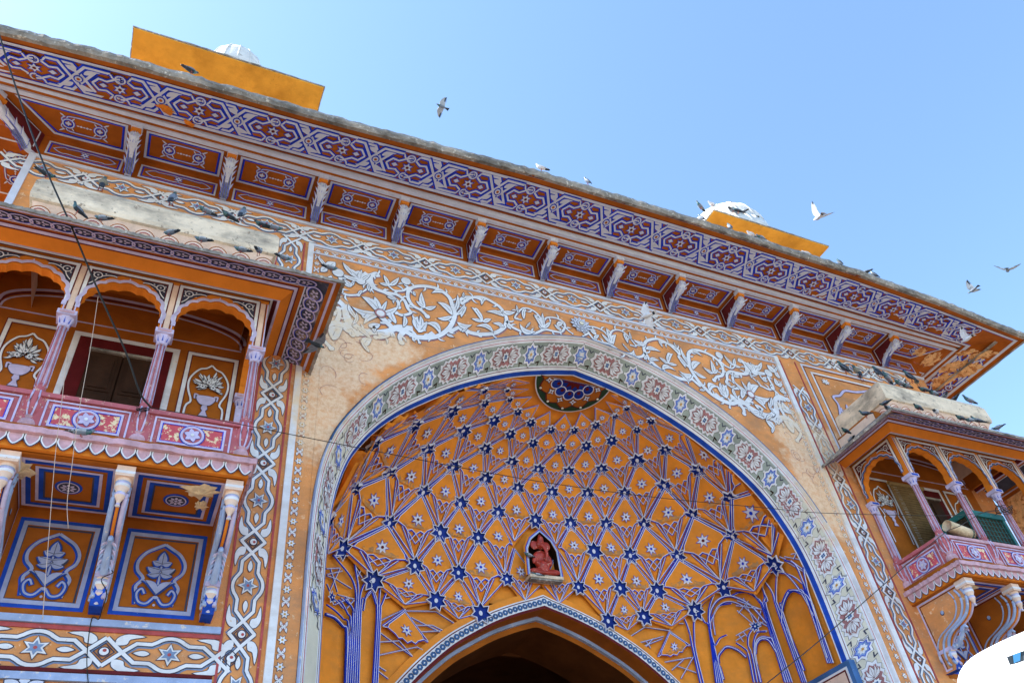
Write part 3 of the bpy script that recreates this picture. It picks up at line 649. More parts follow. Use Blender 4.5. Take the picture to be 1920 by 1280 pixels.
def oo(p, W_, s=1):
    """two volutes joined by a beaded bar"""
    wh, bl = 'rustwhite', 'ultra'
    for sx in (-1, 1):
        c = sx*.23*s
        p.stroke(circ(c, 0, .075*s, 14), .05*s, 'ultra', 1, closed=True); p.ostroke(circ(c, 0, .082*s, 16), .018*s, wh, .007*s, bl, 2, closed=True)
        p.fill(leafpoly((c-.05*s, 0), (c+.05*s, 0), .05*s), wh, 3); p.fill(leafpoly((c, -.05*s), (c, .05*s), .03*s), wh, 3.4)
        for sy in (-1, 1):
            p.ostroke(smooth([(c+sx*.03*s, sy*.10*s), (c-sx*.0*s, sy*.135*s), (c-sx*.12*s, sy*.15*s), (0, sy*.15*s)], 4), .016*s, wh, .008*s, bl, 2)
            p.ostroke(smooth([(c+sx*.075*s, 0), (c+sx*.10*s, sy*.07*s), (c+sx*.05*s, sy*.13*s)], 4), .015*s, wh, .006*s, bl, 2)
            p.fill(leafpoly((c+sx*.06*s, sy*.12*s), (c+sx*.13*s, sy*.17*s), .025*s), wh, 3); p.fill(leafpoly((c-sx*.05*s, sy*.07*s), (c-sx*.09*s, sy*.13*s), .02*s), wh, 3)
    for k in (-2, -1, 0, 1, 2):
        p.fill([(k*.045*s-.026*s, 0), (k*.045*s, .02*s*(1 if k % 2 else .6)), (k*.045*s+.026*s, 0), (k*.045*s, -.02*s*(1 if k % 2 else .6))], wh, 3)
def small_panel(mb, W_, mapf, s=1):
    p = Pen(mb, mapf); a, b = W_/2, .165
    r = [(-a, -b), (-a, b), (a, b), (a, -b)]
    p.stroke(r, .03, 'rustwhite', 2, closed=True); p.stroke([(x*(1-.036/a), y*(1-.036/b)) for x, y in r], .022, 'ultra', 1, closed=True)
    cu = [(-a+.09, 0), (-a+.17, .06), (-a+.25, .085), (-a+.3, .07), (-.12, .085), (0, .075), (.12, .085), (a-.3, .07), (a-.25, .085), (a-.17, .06), (a-.09, 0)]
    cu = smooth(cu, 3)
    p.ostroke(cu+[(x, -y) for x, y in cu[::-1]], .015, 'rustwhite', .006, 'ultra', 2, closed=True)
    p.ofill(star(0, 0, .075, .034, 6), 'rustwhite', .008, 'ultra', 4); p.fill(circ(0, 0, .018, 8), 'ultra', 6)
CORB = [-1.72, -.11, 1.55, 3.15, 4.78, 6.42, 8.04, 9.66, 11.29, 12.92, 14.55, 16.17]
edges = [XL+.02]+CORB+[XR-.02]
def panels(i, xa, xb):
    first, last = i == 0, i == len(edges)-2
    cx, wd = (xa+xb)/2, xb-xa
    mb = MB(); small_panel(mb, wd-.32, lambda u, v, h: (cx+u, YW-.004-h, 12.51+v)); mb.build('wall_panel', gate)
    mb = MB(); p = Pen(mb, lambda u, v, h: (cx+u, v, ZT-h)); ya, yb = 9.88, 9.33
    l, r = -wd/2+.17, wd/2-.17
    q = [(l, ya), (l, yb), (r, yb), (r, ya)]
    if first: q = [(l+.02, ya), (l-.55, yb), (r, yb), (r, ya)]
    if last: q = [(l, ya), (l, yb), (r+.55, yb), (r-.02, ya)]
    inn = .035
    p.stroke(q, .04, 'rustwhite', 2, closed=True)
    c0 = (sum(x for x, y in q)/4, sum(y for x, y in q)/4)
    p.stroke([(x+(c0[0]-x)/abs(c0[0]-x)*inn*1.3, y+(c0[1]-y)/abs(c0[1]-y)*inn) for x, y in q], .034, 'ultra', 1, closed=True)
    po = Pen(mb, lambda u, v, h: (cx+c0[0]*.7+u, c0[1]+v*1.0, ZT-h)); oo(po, 1, 1.08); mb.build('ceiling_panel', gate)
for i in range(len(edges)-1): panels(i, edges[i], edges[i+1])
for sg, xw in ((-1, XL), (1, XR)):
    for k in range(3):
        mb = MB(); yc = 10.9+k*1.63; xc = xw+sg*.4
        p = Pen(mb, lambda u, v, h: (xc+v, yc+u, ZT-.001-h)); q = [(-.62, -.27), (-.62, .27), (.62, .27), (.62, -.27)]
        p.stroke(q, .035, 'rustwhite', 2, closed=True); oo(p, 1, 1.1); mb.build('ceiling_panel', gate)
# corbels: block, carved leafy bracket, side boards
def corbel_mesh():
    mb = MB(); rr = random.Random(2)
    # side boards (a thin triangular web framed in white) behind the carving
    web = [(9.28, ZT), (YW, ZT), (YW, 12.26), (9.93, 12.24), (9.80, 12.38), (9.62, 12.50), (9.42, 12.60), (9.28, 12.66)]
    for sx in (-.055, .055): mb.add([(sx, y-YW, z) for y, z in web], [tuple(range(len(web)))], 'dred')
    for a, b in zip(web[2:], web[3:]): mb.quad((-.055, a[0]-YW, a[1]), (.055, a[0]-YW, a[1]), (.055, b[0]-YW, b[1]), (-.055, b[0]-YW, b[1]), 'rustwhite')
    for sx in (-.06, .06):
        p = Pen(mb, lambda u, v, h, sx=sx: (sx+(h if sx > 0 else -h), u-YW, v)); p.stroke([(9.34, ZT-.04), (9.93, ZT-.04), (9.93, 12.32)], .018, 'rustwhite', 1)
    mb.box(-.09, .09, 9.20-YW, 9.36-YW, ZT-.11, ZT-.002, 'rustwhite', 't'); mb.box(-.08, .08, 9.23-YW, 9.40-YW, ZT-.19, ZT-.112, 'orange')
    path = [(9.33, ZT-.2), (9.35, ZT-.28), (9.45, ZT-.33), (9.56, ZT-.34), (9.70, ZT-.37), (9.82, ZT-.44), (9.90, ZT-.52), (9.955, ZT-.56)]
    mb.tube([(0, y-YW-.02, z) for y, z in path], .075, 'rustwhite', 10, [.06, .085, .07, .075, .08, .078, .07, .05])
    # overlapping leaves
    for k in range(5):
        y, z = path[k+1]
        for sx in (-1, 0, 1):
            c = Vector((sx*.045, y-YW-.05, z-.04)); d = Vector((sx*.05, -.05, .07+.02*k))
            p0 = c; p1 = c+d; n_ = Vector((sx*.6, -.7, -.3)).normalized(); sd = d.cross(n_).normalized()*.03
            mb.add([p0-sd, p0+sd, p1+n_*.045, (p0+p1)/2+n_*.06], [(0, 3, 2), (3, 1, 2), (0, 1, 3)], 'rustwhite')
            mb.add([p0+n_*.066-sd*.12, p0+n_*.066+sd*.12, p1+n_*.07], [(0, 1, 2)], 'ultra')
    for k in range(9):
        a = k/9*2*pi; mb.add([(0, 9.33-YW, ZT-.22), (.09*cos(a), 9.31-YW-.03, ZT-.24+.07*sin(a)), (.09*cos(a+.5), 9.31-YW-.03, ZT-.24+.07*sin(a+.5)), (.045*cos(a+.25), 9.24-YW, ZT-.24+.04*sin(a+.25))], [(0, 1, 3), (1, 2, 3), (2, 0, 3)], 'rustwhite')
    # striped lower part: dark creases
    for k in range(-3, 4):
        pts = [(k*.02, y-YW-.105 if False else y-YW-.02-.085, z-.02) for y, z in path[2:7]]
        mb.tube([(x*(.7+.1*i), yy+.02*i, zz-.02*i) for i, (x, yy, zz) in enumerate(pts)], .006, 'ultra' if k % 2 else 'walldark', 4)
    # bell-shaped foot
    p = Pen(mb, lambda u, v, h: (u, 9.925-YW-.06+(-.1)*(v)-h, 12.27+v))
    p.ofill([(-.075, -.03), (-.07, .12), (.07, .12), (.075, -.03)], 'rustwhite', .006, 'ultra', 1)
    for sx in (-1, 0, 1): p.stroke(circ(sx*.045, .03, .035, 8, 0, pi), .008, 'ultra', 3)
    p.stroke([(-.07, .12), (.07, .12)], .012, 'ultra', 3)
    return mb.mesh('corbel')
mC = corbel_mesh()
for x in CORB: link('corbel', mC, gate, (x, YW, 0))
o = link('corbel', mC, gate, (XL+.02, YW+.02, 0), (0, 0, -pi/4)); o.scale = (1, 1.3, 1)
# white post at the left corner
mb = MB(); mb.box(XL-.02, XL+.09, YW-.03, YW, GZ, 12.24, 'rustwhite', 'k'); mb.build('corner_post', gate)
# broken plaster at the right corner of the eave
def jag(cx, cy, r, n, seed, squash=1):
    q = random.Random(seed); return [(cx+r*(q.uniform(.55, 1.1))*cos(2*pi*i/n), cy+r*squash*q.uniform(.55, 1.1)*sin(2*pi*i/n)) for i in range(n)]
def patch_on(mapf, cx, cy, r, seed, mat='patch', squash=1, name='plaster_patch', parent=None, n=26):
    mb = MB(); P_ = jag(cx, cy, r, n, seed, squash); q = random.Random(seed)
    rings = [[mapf(cx+(x-cx)*s, cy+(y-cy)*s, .004+(.03+.02*q.random())*(1-s) if s < 1 else .0025) for x, y in P_] for s in (1, .86, .6, .3)]
    c = mapf(cx, cy, .05)
    mb.add([v for rg in rings for v in rg]+[c], [(k*n+i, k*n+(i+1) % n, (k+1)*n+(i+1) % n, (k+1)*n+i) for k in range(3) for i in range(n)]+[(3*n+i, 3*n+(i+1) % n, 4*n) for i in range(n)], mat)
    return mb.build(name, parent)
sm_ = lambda u, v, h: side(1, (u-9.05)/9.95 if u > 9.05 else 0, v, h+.014)
for (u, v, r, sd, sq) in ((9.9, .28, .34, 1, .8), (9.5, .55, .22, 2, 1.2), (10.1, .62, .34, 3, .8), (9.35, .2, .16, 4, 1.3), (10.5, .4, .4, 5, .7)):
    patch_on(sm_, u, v, r, sd, 'patch', sq*.9, parent=eo)
patch_on(lambda u, v, h: (u, v, ZT-h-.01), 18.0, 9.75, .33, 8, 'patch', 1, parent=eo); patch_on(lambda u, v, h: (u, v, ZT-h-.008), 17.45, 9.6, .25, 9, 'patch', .8, parent=eo)
for (x, k, r, sd) in ((-1.75, .30, .16, 21), (-1.45, .12, .1, 22)):
    patch_on(lambda u, v, h: und((u-XOL)/(XOR-XOL), v, h+.02), x, k, r, sd, 'orange', .75, parent=eo, n=20)
# ================================================================ THE VAULT
YF = 10.67; ZA = 10.36
DPROF = [(ZA, 0), (10.30, .22), (10.15, .5), (9.95, .78), (9.69, 1.02), (9.45, 1.42), (9.19, 1.74), (8.7, 2.08), (8.2, 2.21), (7.2, 2.25), (6, 2.27), (-2, 2.27)][::-1]
HPROF = sorted([(z, x) for x, z in INNER])
def HH(z): return max(1e-3, interp(HPROF, z))
def DD(z): return max(1e-3, interp(DPROF, z))
def NN(z): return interp([(7, 4.6), (8, 3.4), (9, 2.5), (9.6, 2.05)], z)
def srf(phi, z, h=0):
    n = NN(z); c, s = cos(phi), sin(phi); f = 2/n
    x = CX+skew(z)+HH(z)*abs(c)**f*(1 if c >= 0 else -1); y = YF+DD(z)*abs(s)**f*(1 if s >= 0 else -1)
    return Vector((x, y, z)) if not h else Vector((x, y, z))+(Vector((CX, YF-.3, min(z, 7.6)))-Vector((x, y, z))).normalized()*h
def ins(P_):
    if P_.z >= ZA: return 9
    n = NN(P_.z); return (abs(P_.x-CX-skew(P_.z))/HH(P_.z))**n+(max(0, P_.y-YF)/DD(P_.z))**n-1
def onvault(px, py):
    d = ray(px, py); t0 = 10.3/d.y; t1 = t0; 
    for i in range(400):
        t1 = (10.68+i*.008)/d.y
        if ins(d*t1) > 0: break
    a, b = (10.6)/d.y if i == 0 else (10.68+(i-1)*.008)/d.y, t1
    for _ in range(20):
        m_ = (a+b)/2
        if ins(d*m_) > 0: b = m_
        else: a = m_
    return d*b
RINGS = [  # star centres, ring by ring outwards from the crown medallion
 (0, 3, [(953.3, 744.2), (968.3, 768.3), (992.5, 789.2), (1030.8, 802.5), (1074, 803.3), (1115, 793.3), (1151.7, 775.8)]),
 (1, 2, [(905, 751.7), (922.5, 785), (953.3, 810.8), (996.7, 827.5), (1048.3, 837.5), (1097.5, 833.3), (1145.8, 823.3), (1194, 803)]),
 (0, 4, [(842.5, 766.7), (865, 805), (906.7, 838.3), (956.7, 864.2), (1006.7, 878.3), (1063.3, 881.7), (1125.8, 876.7), (1194, 860.8), (1248, 840)]),
 (1, 3, [(771.9, 793.3), (796, 840.6), (846, 874), (906.7, 897), (968, 914.4), (1032, 922.8), (1099, 924.5), (1169.7, 922.8), (1245.3, 908.4), (1310.8, 878)]),
 (0, 5, [(695.4, 827.7), (722.9, 887), (790, 922.5), (860, 945.5), (931, 962.5), (1001, 977), (1067, 982.7), (1134, 984.4), (1206, 982.7), (1298.4, 963.3), (1371, 931.5)]),
 (1, 4, [(657, 915), (726, 981), (822, 1001), (894, 1011), (962, 1025), (1042, 1030), (1111, 1036), (1179.5, 1043.5), (1269, 1043.7), (1375.8, 1004.5)]),
 (0, 4, [(637, 1028), (774.7, 1063.3), (857, 1076.7), (947.7, 1088.5), (1015, 1097), (1082, 1103.6), (1160, 1105), (1230, 1109.5), (1357, 1100.5), (1456, 1057)]),
 (1, 1, [(697.4, 1090), (815, 1128.8), (899, 1152.3), (984, 1134), (1047, 1139), (1137.5, 1167), (1204.6, 1159), (1299.8, 1145.5)]),
]
# index: ring r, doubled angular index a (0 = centre line); even rings a even, odd rings a odd
node = {}
A0 = [-6, -5, -8, -9, -10, -9, -8, -5]
def setr(r, lst, first):
    for k, p in enumerate(lst): node[(r, first+2*k)] = onvault(*p)
setr(1, RINGS[0][2], -6); setr(2, RINGS[1][2], -7); setr(3, RINGS[2][2], -8); setr(4, RINGS[3][2], -9); setr(5, RINGS[4][2], -10)
setr(6, RINGS[5][2], -9); setr(7, RINGS[6][2], -8); setr(8, RINGS[7][2], -7)
def par(P_):
    n = NN(P_.z); c = ((P_.x-CX-skew(P_.z))/HH(P_.z)); s = (P_.y-YF)/DD(P_.z)
    return atan2(abs(s)**(n/2)*(1 if s >= 0 else -1), abs(c)**(n/2)*(1 if c >= 0 else -1)), P_.z
# extrapolate past the arch edge so that the net runs out behind the border
real = dict(node)
for r in range(1, 8):
    ks = sorted(a for (q, a) in real if q == r)
    for s_, e in ((-1, ks[0]), (1, ks[-1])):
        b = e-2*s_; pa, pb = real[(r, e)], real[(r, b)]
        for m_ in (1, 2):
            ph, z = par(pa); ph2, z2 = par(pb); nph, nz = ph+(ph-ph2)*m_*.9, z+(z-z2)*m_*.35
            nz = min(ZA-.05, max(4, nz)); node[(r, e+2*s_*m_)] = srf(nph, nz)
# ring 0: around the medallion
for a in range(-9, 11, 2):
    p1 = node.get((1, a-1)); p2 = node.get((1, a+1))
    if p1 and p2:
        c = (p1+p2)/2; ctr = Vector((CX+.18, YF+.0, 10.25)); node[(0, a)] = c+(ctr-c)*.33
# outside nodes below
for r, a in ((9, -2), (9, 0), (9, 2)): pass
vault = MB()
# smooth shell slightly behind the net; opening of the inner arch left out
IA = [(0, 6.34), (.5, 6.18), (1.0, 5.98), (1.45, 5.74), (1.85, 5.5), (2.25, 5.18), (2.6, 4.85), (2.95, 4.45), (3.15, 4.0), (3.25, 3.4), (3.28, 2.5), (3.28, GZ)]
IAx = 7.02
def inarch(x, z): return abs(x-IAx) < 3.28 and z < interp(sorted((a, b) for a, b in IA), abs(x-IAx))
zs = [GZ, 0, 1.5, 2.5, 3.2]+[3.4+i*.12 for i in range(26)]+[6.55+i*.2 for i in range(14)]+[9.35, 9.55, 9.75, 9.92, 10.05, 10.15, 10.23, 10.29, 10.33, 10.352]
NP = 96; idx = {}
for j, z in enumerate(zs):
    for i in range(NP+1):
        ph = pi*i/NP; p_ = srf(ph, z); q_ = srf(ph, z, -.075); idx[(i, j)] = len(vault.v); vault.v.append((q_.x, max(q_.y, YF-.0), q_.z))
for j in range(len(zs)-1):
    for i in range(NP):
        f = [idx[(i, j)], idx[(i+1, j)], idx[(i+1, j+1)], idx[(i, j+1)]]
        c = sum((Vector(vault.v[k]) for k in f), Vector())/4
        if c.y > 12.2 and any(inarch(vault.v[k][0], vault.v[k][2]-.02) for k in f): continue
        vault.f.append(f); vault.m.append(vault.mi('vault')); vault.sm.append(True)
vo = vault.build('vault', gate)
def clipY(mb, y0=YF-.02):
    """drop what would pass in front of the arch border"""
    bm = bmesh.new(); vv = [bm.verts.new(v) for v in mb.v]
    for f, k in zip(mb.f, mb.m):
        try: ff = bm.faces.new([vv[i] for i in f]); ff.material_index = k
        except ValueError: pass
    g = bm.verts[:]+bm.edges[:]+bm.faces[:]
    bmesh.ops.bisect_plane(bm, geom=g, plane_co=(0, y0, 0), plane_no=(0, -1, 0), clear_outer=True)
    me = bpy.data.meshes.new('m'); bm.to_mesh(me); bm.free()
    for k in mb.mats: me.materials.append(M[k])
    return me
def cellmap(U, L, R, D):
    nrm = (R-L).cross(U-D).normalized(); c = (U+L+R+D)/4
    if nrm.dot(Vector((CX, YF-3, 5))-c) < 0: nrm = -nrm
    sc = ((R-L).length+(U-D).length)/2
    def f(a, b, h):
        m_, n_ = (1+b+a)/2, (1+b-a)/2
        return m_*n_*U+m_*(1-n_)*R+(1-m_)*n_*L+(1-m_)*(1-n_)*D+nrm*h
    return f, sc
KITE = [(0, .86), (-.64, .23), (-.70, .10), (-.44, .0), (-.33, -.10), (-.17, -.05), (0, -.15), (.17, -.05), (.33, -.10), (.44, .0), (.70, .10), (.64, .23)]
def cell(U, L, R, D, star_=True, seed=0, full=True):
    f, sc = cellmap(U, L, R, D); s = sc/.75
    H = lambda h: h*s
    def build(fn, name):
        mb = MB(); fn(mb); me = clipY(mb)
        if len(me.polygons): link(name, me, vo)
    tip = (0, -.80)
    def facets(mb):
        def T(poly, ridge, hr, h0=.0, mat='vault'):
            v = [f(x, y, H(h0)) for x, y in poly]+[f(ridge[0], ridge[1], H(hr))]; n = len(poly)
            mb.add(v, [(i, (i+1) % n, n) for i in range(n)], mat)
        for sx in (-1, 1):
            T([(sx*a, b) for a, b in ((0, 1), (0, .86), (-.64, .23), (-.70, .10), (-1, 0))], (sx*-.52, .42), -.045, .01)
            if not full: continue
            T([(sx*a, b) for a, b in ((-1, 0), (-.70, .10), (-.50, .0), tip, (0, -1))], (sx*-.50, -.26), .045)
            T([(sx*a, b) for a, b in ((-.70, .10), (-.44, .0), (-.33, -.10), (-.22, -.36), tip, (-.50, 0))], (sx*-.30, -.25), -.05)
        if full:
            T([(-.33, -.10), (-.17, -.05), (0, -.15), (-.14, -.26)], (-.15, -.12), .03); T([(.33, -.10), (.17, -.05), (0, -.15), (.14, -.26)], (.15, -.12), .03)
            T([(-.33, -.10), (-.14, -.26), (-.22, -.36)], (-.22, -.22), -.03); T([(.33, -.10), (.14, -.26), (.22, -.36)], (.22, -.22), -.03)
            T([(0, -.15), (.14, -.26), (0, -.40), (-.14, -.26)], (0, -.25), -.03)
            T([(-.14, -.26), (0, -.40), tip, (-.22, -.36)], (-.1, -.42), .035); T([(.14, -.26), (0, -.40), tip, (.22, -.36)], (.1, -.42), .035)
    build(facets, 'net_facet')
    def kite(mb):
        hk = .028; v = [f(x, y, H(hk)) for x, y in KITE]+[f(x, y, 0) for x, y in KITE]; n = len(KITE)
        tr_ = tessellate_polygon([[Vector((x, y, 0)) for x, y in KITE]])
        mb.add(v, [tuple(t) for t in tr_]+[(i, (i+1) % n, (i+1) % n+n, i+n) for i in range(n)], 'vault')
        p = Pen(mb, lambda u, v_, h: f(u, v_, h+H(hk)+.016), .004)
        if star_:
            ax = (R-L).length/2; ay = (U-D).length/2; r_ = .070*s; q = random.Random(seed); ro = q.uniform(0, 1)
            st = star(0, 0, r_*1.06, r_*.50, 7, ro); g = lambda P_, k=1: [(x/ax*k, .22+y/ay*k) for x, y in P_]
            p.fill(g(star(0, 0, r_*1.25, r_*.62, 7, ro)), 'vblue', 1); p.fill(g(st), 'vwhite', 2); p.fill(g(circ(0, 0, r_*.25, 8)), 'ultra' if seed % 3 else 'dred', 3.2)
        if U.z < 9.0:
            if seed % 4 != 3:
                q = random.Random(seed+5); xs_ = [-.5+.1*i for i in range(11)]
                lo_ = [(x, (-.02 if abs(x) < .42 else .06)+.02*q.random()) for x in xs_]; hi_ = [(x, y+(.08+.10*q.random()+(.10 if U.z < 8.3 else 0))*(1-abs(x)*1.2)) for x, y in lo_]
                p.fill(lo_+hi_[::-1], 'smudge', .55)
    build(kite, 'kite_panel')
    def ribs(mb):
        p = Pen(mb, lambda u, v_, h: f(u, v_, h+H(.026)), .005)
        ww, wb = .020/s*2.4/2, .034/s*2.4/2
        wW, wB = .020, .040
        def rib(pts, closed=False, off=-.020):
            p.stroke(pts, wB, 'vblue', 1, closed=closed, off=off)  # blue rib paint, shifted to one flank to stand for its shaded side
            p.stroke(pts, wW, 'vwhite', 2, closed=closed)
        rib(KITE, True)
        for sx in (-1, 1):
            rib([(0, .93), (sx*.90, .06)]); rib([(sx*.70, .10), (sx*.88, .05)])
            if full:
                for q in ([(sx*.86, -.07), tip], [(sx*.52, -.02), tip], [(sx*.33, -.10), (sx*.22, -.36), tip], [(sx*.33, -.10), (sx*.0, -.40)], [(0, -.15), (sx*.22, -.36)]): rib(q, off=.016*sx)
    build(ribs, 'rib_net')
cells = []
rmax = 8
sd = 0
for r in range(1, rmax):
    for a in range(-13, 14):
        L_, R_, U_, D_ = node.get((r, a-1)), node.get((r, a+1)), node.get((r-1, a)), node.get((r+1, a))
        if not (L_ and R_ and U_): continue
        if D_ is None:
            if r >= 7 and abs(a) not in (9,): continue
            D_ = (L_+R_)/2+((L_+R_)/2-U_)*(.45 if r >= 7 else 1); ph, z = par(Vector((D_.x, min(max(D_.y, YF-2), YF+2.2), D_.z)))
        if max(L_.y, R_.y, U_.y, D_.y) < YF: continue
        if r == 7 and abs(a) <= 1 and False: continue
        if r in (6,) and a == 0: continue
        sd += 1; cell(U_, L_, R_, D_, True, sd)
# bottom row: kites hanging from ring 8 nodes where wall remains
for (a, dz) in ((-6, .30), (-4, .25), (4, .25), (6, .30)):
    L_, R_, U_ = node.get((8, a-1)), node.get((8, a+1)), node.get((7, a))
    if L_ and R_ and U_:
        D_ = (L_+R_)/2+Vector((0, 0, -dz)); sd += 1; cell(U_, L_, R_, D_, True, sd)
# ring 8 outer area: big low kites each side of the inner arch
for P4 in (((757, 1142), (711, 1176), (806, 1208), (770, 1262)), ((1253, 1182), (1229, 1236), (1296, 1211), (1283, 1262))):
    U_, L_, R_, D_ = [onvault(*q) for q in P4]; sd += 1; cell(U_, L_, R_, D_, True, sd, False)
# blue pocket stars at the nodes
for (r, a), P_ in sorted(node.items()):
    if r == 0 or P_.y < YF+.0 or (r in (6, 7) and abs(a) <= 1) or (r == 8 and abs(a) <= 1): continue
    nb = [node[k] for k in ((r, a-2), (r, a+2), (r-1, a-1), (r-1, a+1), (r+1, a-1), (r+1, a+1)) if k in node]
    if len(nb) < 3: continue
    U_ = [node.get((r-1, a-1)), node.get((r-1, a+1))]; up_ = ((U_[0] or P_+Vector((0, 0, .5)))+(U_[1] or P_+Vector((0, 0, .5))))/2-P_
    sdv = ((node.get((r, a+2)) or P_*2-node[(r, a-2)])-(node.get((r, a-2)) or P_*2-node[(r, a+2)])) if (node.get((r, a+2)) or node.get((r, a-2))) else Vector((1, 0, 0))
    sdv = sdv.normalized(); nr = sdv.cross(up_).normalized()
    if nr.dot(Vector((CX, YF-3, 5))-P_) < 0: nr = -nr
    up_ = nr.cross(sdv).normalized(); up_ = up_ if up_.z > 0 else -up_
    R_ = min(.19, .27*min((q-P_).length for q in nb)) ; R_ *= random.Random(int(P_.x*99)).uniform(.9, 1.1)
    mb = MB(); n = 7; base = .078
    f = lambda u, v, h: P_+sdv*u+up_*v+nr*(h+base)
    o_, i_ = star(0, 0, R_*1.11, R_*.70, n), star(0, 0, R_, R_*.60, n)
    k = 2*n
    vs_ = [f(x, y, -.02) for x, y in star(0, 0, R_*1.13, R_*.72, n)]+[f(x, y, .022) for x, y in o_]+[f(x, y, .022) for x, y in i_]+[f(x, y, -.018) for x, y in i_]+[f(0, 0, -.018)]
    for g in range(3): mb.add([], [], 'vwhite')
    mb.add(vs_, [], 'vwhite'); wi, bi = mb.mi('vwhite'), mb.mi('vdeep')
    for i in range(k):
        j = (i+1) % k
        for g, mt in ((0, wi), (1, wi), (2, bi)): mb.f.append([g*k+i, g*k+j, (g+1)*k+j, (g+1)*k+i]); mb.m.append(mt); mb.sm.append(False)
        mb.f.append([3*k+i, 3*k+j, 4*k]); mb.m.append(bi); mb.sm.append(False)
    p = Pen(mb, lambda u, v, h: f(u, v, h-.016)); p.fill(circ(0, .01, R_*.19, 8, ry=R_*.24), 'vwhite', 1)
    link('blue_star', clipY(mb), vo)
# medallion in the crown
mc = node[(1, 0)]; ctr = Vector((CX+.20, YF-.10, 10.245)); 
rad = .84
e1 = Vector((1, 0, 0)); e2 = Vector((0, 1, -.30)).normalized(); nrm = e1.cross(e2); nrm = nrm if nrm.z < 0 else -nrm
mmap = lambda u, v, h: ctr+e1*u+e2*v+nrm*(h+.03+.0)
mb = MB(); p = Pen(mb, mmap, .006)
def lob(R, amp, n, k=96, ph=0): return [((R+amp*abs(cos(n*t/2+ph)))*cos(t), (R+amp*abs(cos(n*t/2+ph)))*sin(t)) for t in [2*pi*i/k for i in range(k)]]
p.fill(circ(0, 0, rad*1.03, 64), 'vwhite', 0); p.fill(circ(0, 0, rad, 64), 'dgreen', 1)
sn = [(r_*cos(t), r_*sin(t)) for t, r_ in [(2*pi*i/96, rad*(.80+.12*(abs(((i*12/96) % 1)-.5)*2))) for i in range(96)]]
p.fill([(x*1.04, y*1.04) for x, y in sn], 'dred', 2); p.fill(sn, 'dorange', 3)
p.fill(circ(0, 0, rad*.56, 48), 'vdeep', 4)
for k in range(12):
    t = 2*pi*k/12; c = (rad*.50*cos(t), rad*.50*sin(t))
    p.stroke(circ(*c, rad*.14, 14), .018, 'vwhite', 5, closed=True); p.fill(circ(*c, rad*.125, 14), 'vdeep', 5.5); p.fill(circ(c[0]*.9, c[1]*.9, rad*.05, 8), 'maroon', 6.5)
    t2 = t+pi/12; c = (rad*.69*cos(t2), rad*.69*sin(t2)); st = star(c[0], c[1], rad*.09, rad*.04, 4, t2)
    p.ofill(st, 'vwhite', .012, 'walldark', 6); p.fill(circ(*c, rad*.025, 6), 'dred', 8)
    c = (rad*.91*cos(t2+pi/12), rad*.91*sin(t2+pi/12)); p.fill(circ(*c, .035, 8), 'walldark', 4); 
    q = mmap(*c, .03); mb.lathe([(.0, -.02), (.022, -.012), (.028, 0), (.02, .01)], 8, 'cream', tuple(q))
p.fill(star(0, 0, rad*.34, rad*.22, 12), 'maroon', 6); p.fill(circ(0, 0, rad*.12, 16), 'gold', 7)
link('medallion', clipY(mb, YF-.02), vo)
# rib bundles of the responds: clusters of blue and white mouldings that fan out upwards
def vline(pts, k=4): return [onvault(*q) for q in smooth(pts, k)]
def bundle(paths, base=.03):
    mb = MB()
    for i, (pts, mat, r) in enumerate(paths):
        P_ = vline(pts); P_ = [q+(Vector((CX, YF-2.5, q.z))-q).normalized()*(base) for q in P_]; mb.tube(P_, r, mat, 6)
    link('rib_bundle', clipY(mb), vo)
def spread(bot, top_, n, fan, mid):
    out = []
    for i in range(n):
        t = i/(n-1); out.append(([(bot[0]+(bot[2]-bot[0])*t, bot[1]), (mid[0]+(mid[2]-mid[0])*t, mid[1])]+[(a+(c-a)*0, b) for a, b, c in fan[i:i+1]], 'vwhite' if i % 2 else 'vblue', .030))
    return out
def c1(x, y): return (560+x/4.57, 1000+y/4.57)
def c2(x, y): return (1380+x/4.266, 980+y/4.266)
def c3(x, y): return (1080+x/4.572, 1000+y/4.572)
B = 'vblue'; Wt = 'vwhite'
def multi(cf, bot, neck, fans, r=.0115):
    n = len(fans); out = []
    for i, fn in enumerate(fans):
        t = i/(n-1); b = (bot[0][0]+(bot[1][0]-bot[0][0])*t, bot[0][1]); k = (neck[0][0]+(neck[1][0]-neck[0][0])*t, neck[0][1]+(neck[1][1]-neck[0][1])*t)
        out.append(([cf(*b), cf(*k)]+[cf(*q) for q in fn], B, r*1.25)); out.append(([cf(b[0]+8, b[1]), cf(k[0]+8, k[1])]+[cf(q[0]+7, q[1]) for q in fn], Wt, r*.85))
    bundle(out, .02)
multi(c1, ((385, 1290), (500, 1290)), ((415, 800), (525, 620)), [[(370, 730), (300, 660), (230, 610)], [(410, 690), (360, 600), (330, 570)], [(450, 640), (380, 560)], [(480, 520), (440, 380), (330, 240), (290, 190)], [(500, 480), (480, 330), (460, 190)], [(530, 480), (580, 400), (600, 380)], [(560, 560), (620, 490), (700, 410), (740, 390)]])
multi(c1, ((625, 1290), (662, 1290)), ((660, 680), (690, 680)), [[(650, 600), (615, 490), (600, 470)], [(680, 560), (690, 440), (690, 380)], [(705, 600), (770, 450), (830, 370)]])
multi(c2, ((530, 1275), (560, 1275)), ((330, 700), (365, 700)), [[(290, 560), (230, 470), (200, 420)], [(320, 620), (325, 430), (340, 400)], [(370, 640), (420, 540), (480, 550), (560, 590)]])
multi(c2, ((390, 1275), (445, 1275)), ((215, 690), (245, 690)), [[(160, 600), (60, 550), (-30, 580)], [(190, 640), (120, 560), (0, 560)], [(230, 600), (220, 540)], [(250, 620), (210, 520), (230, 440)]])
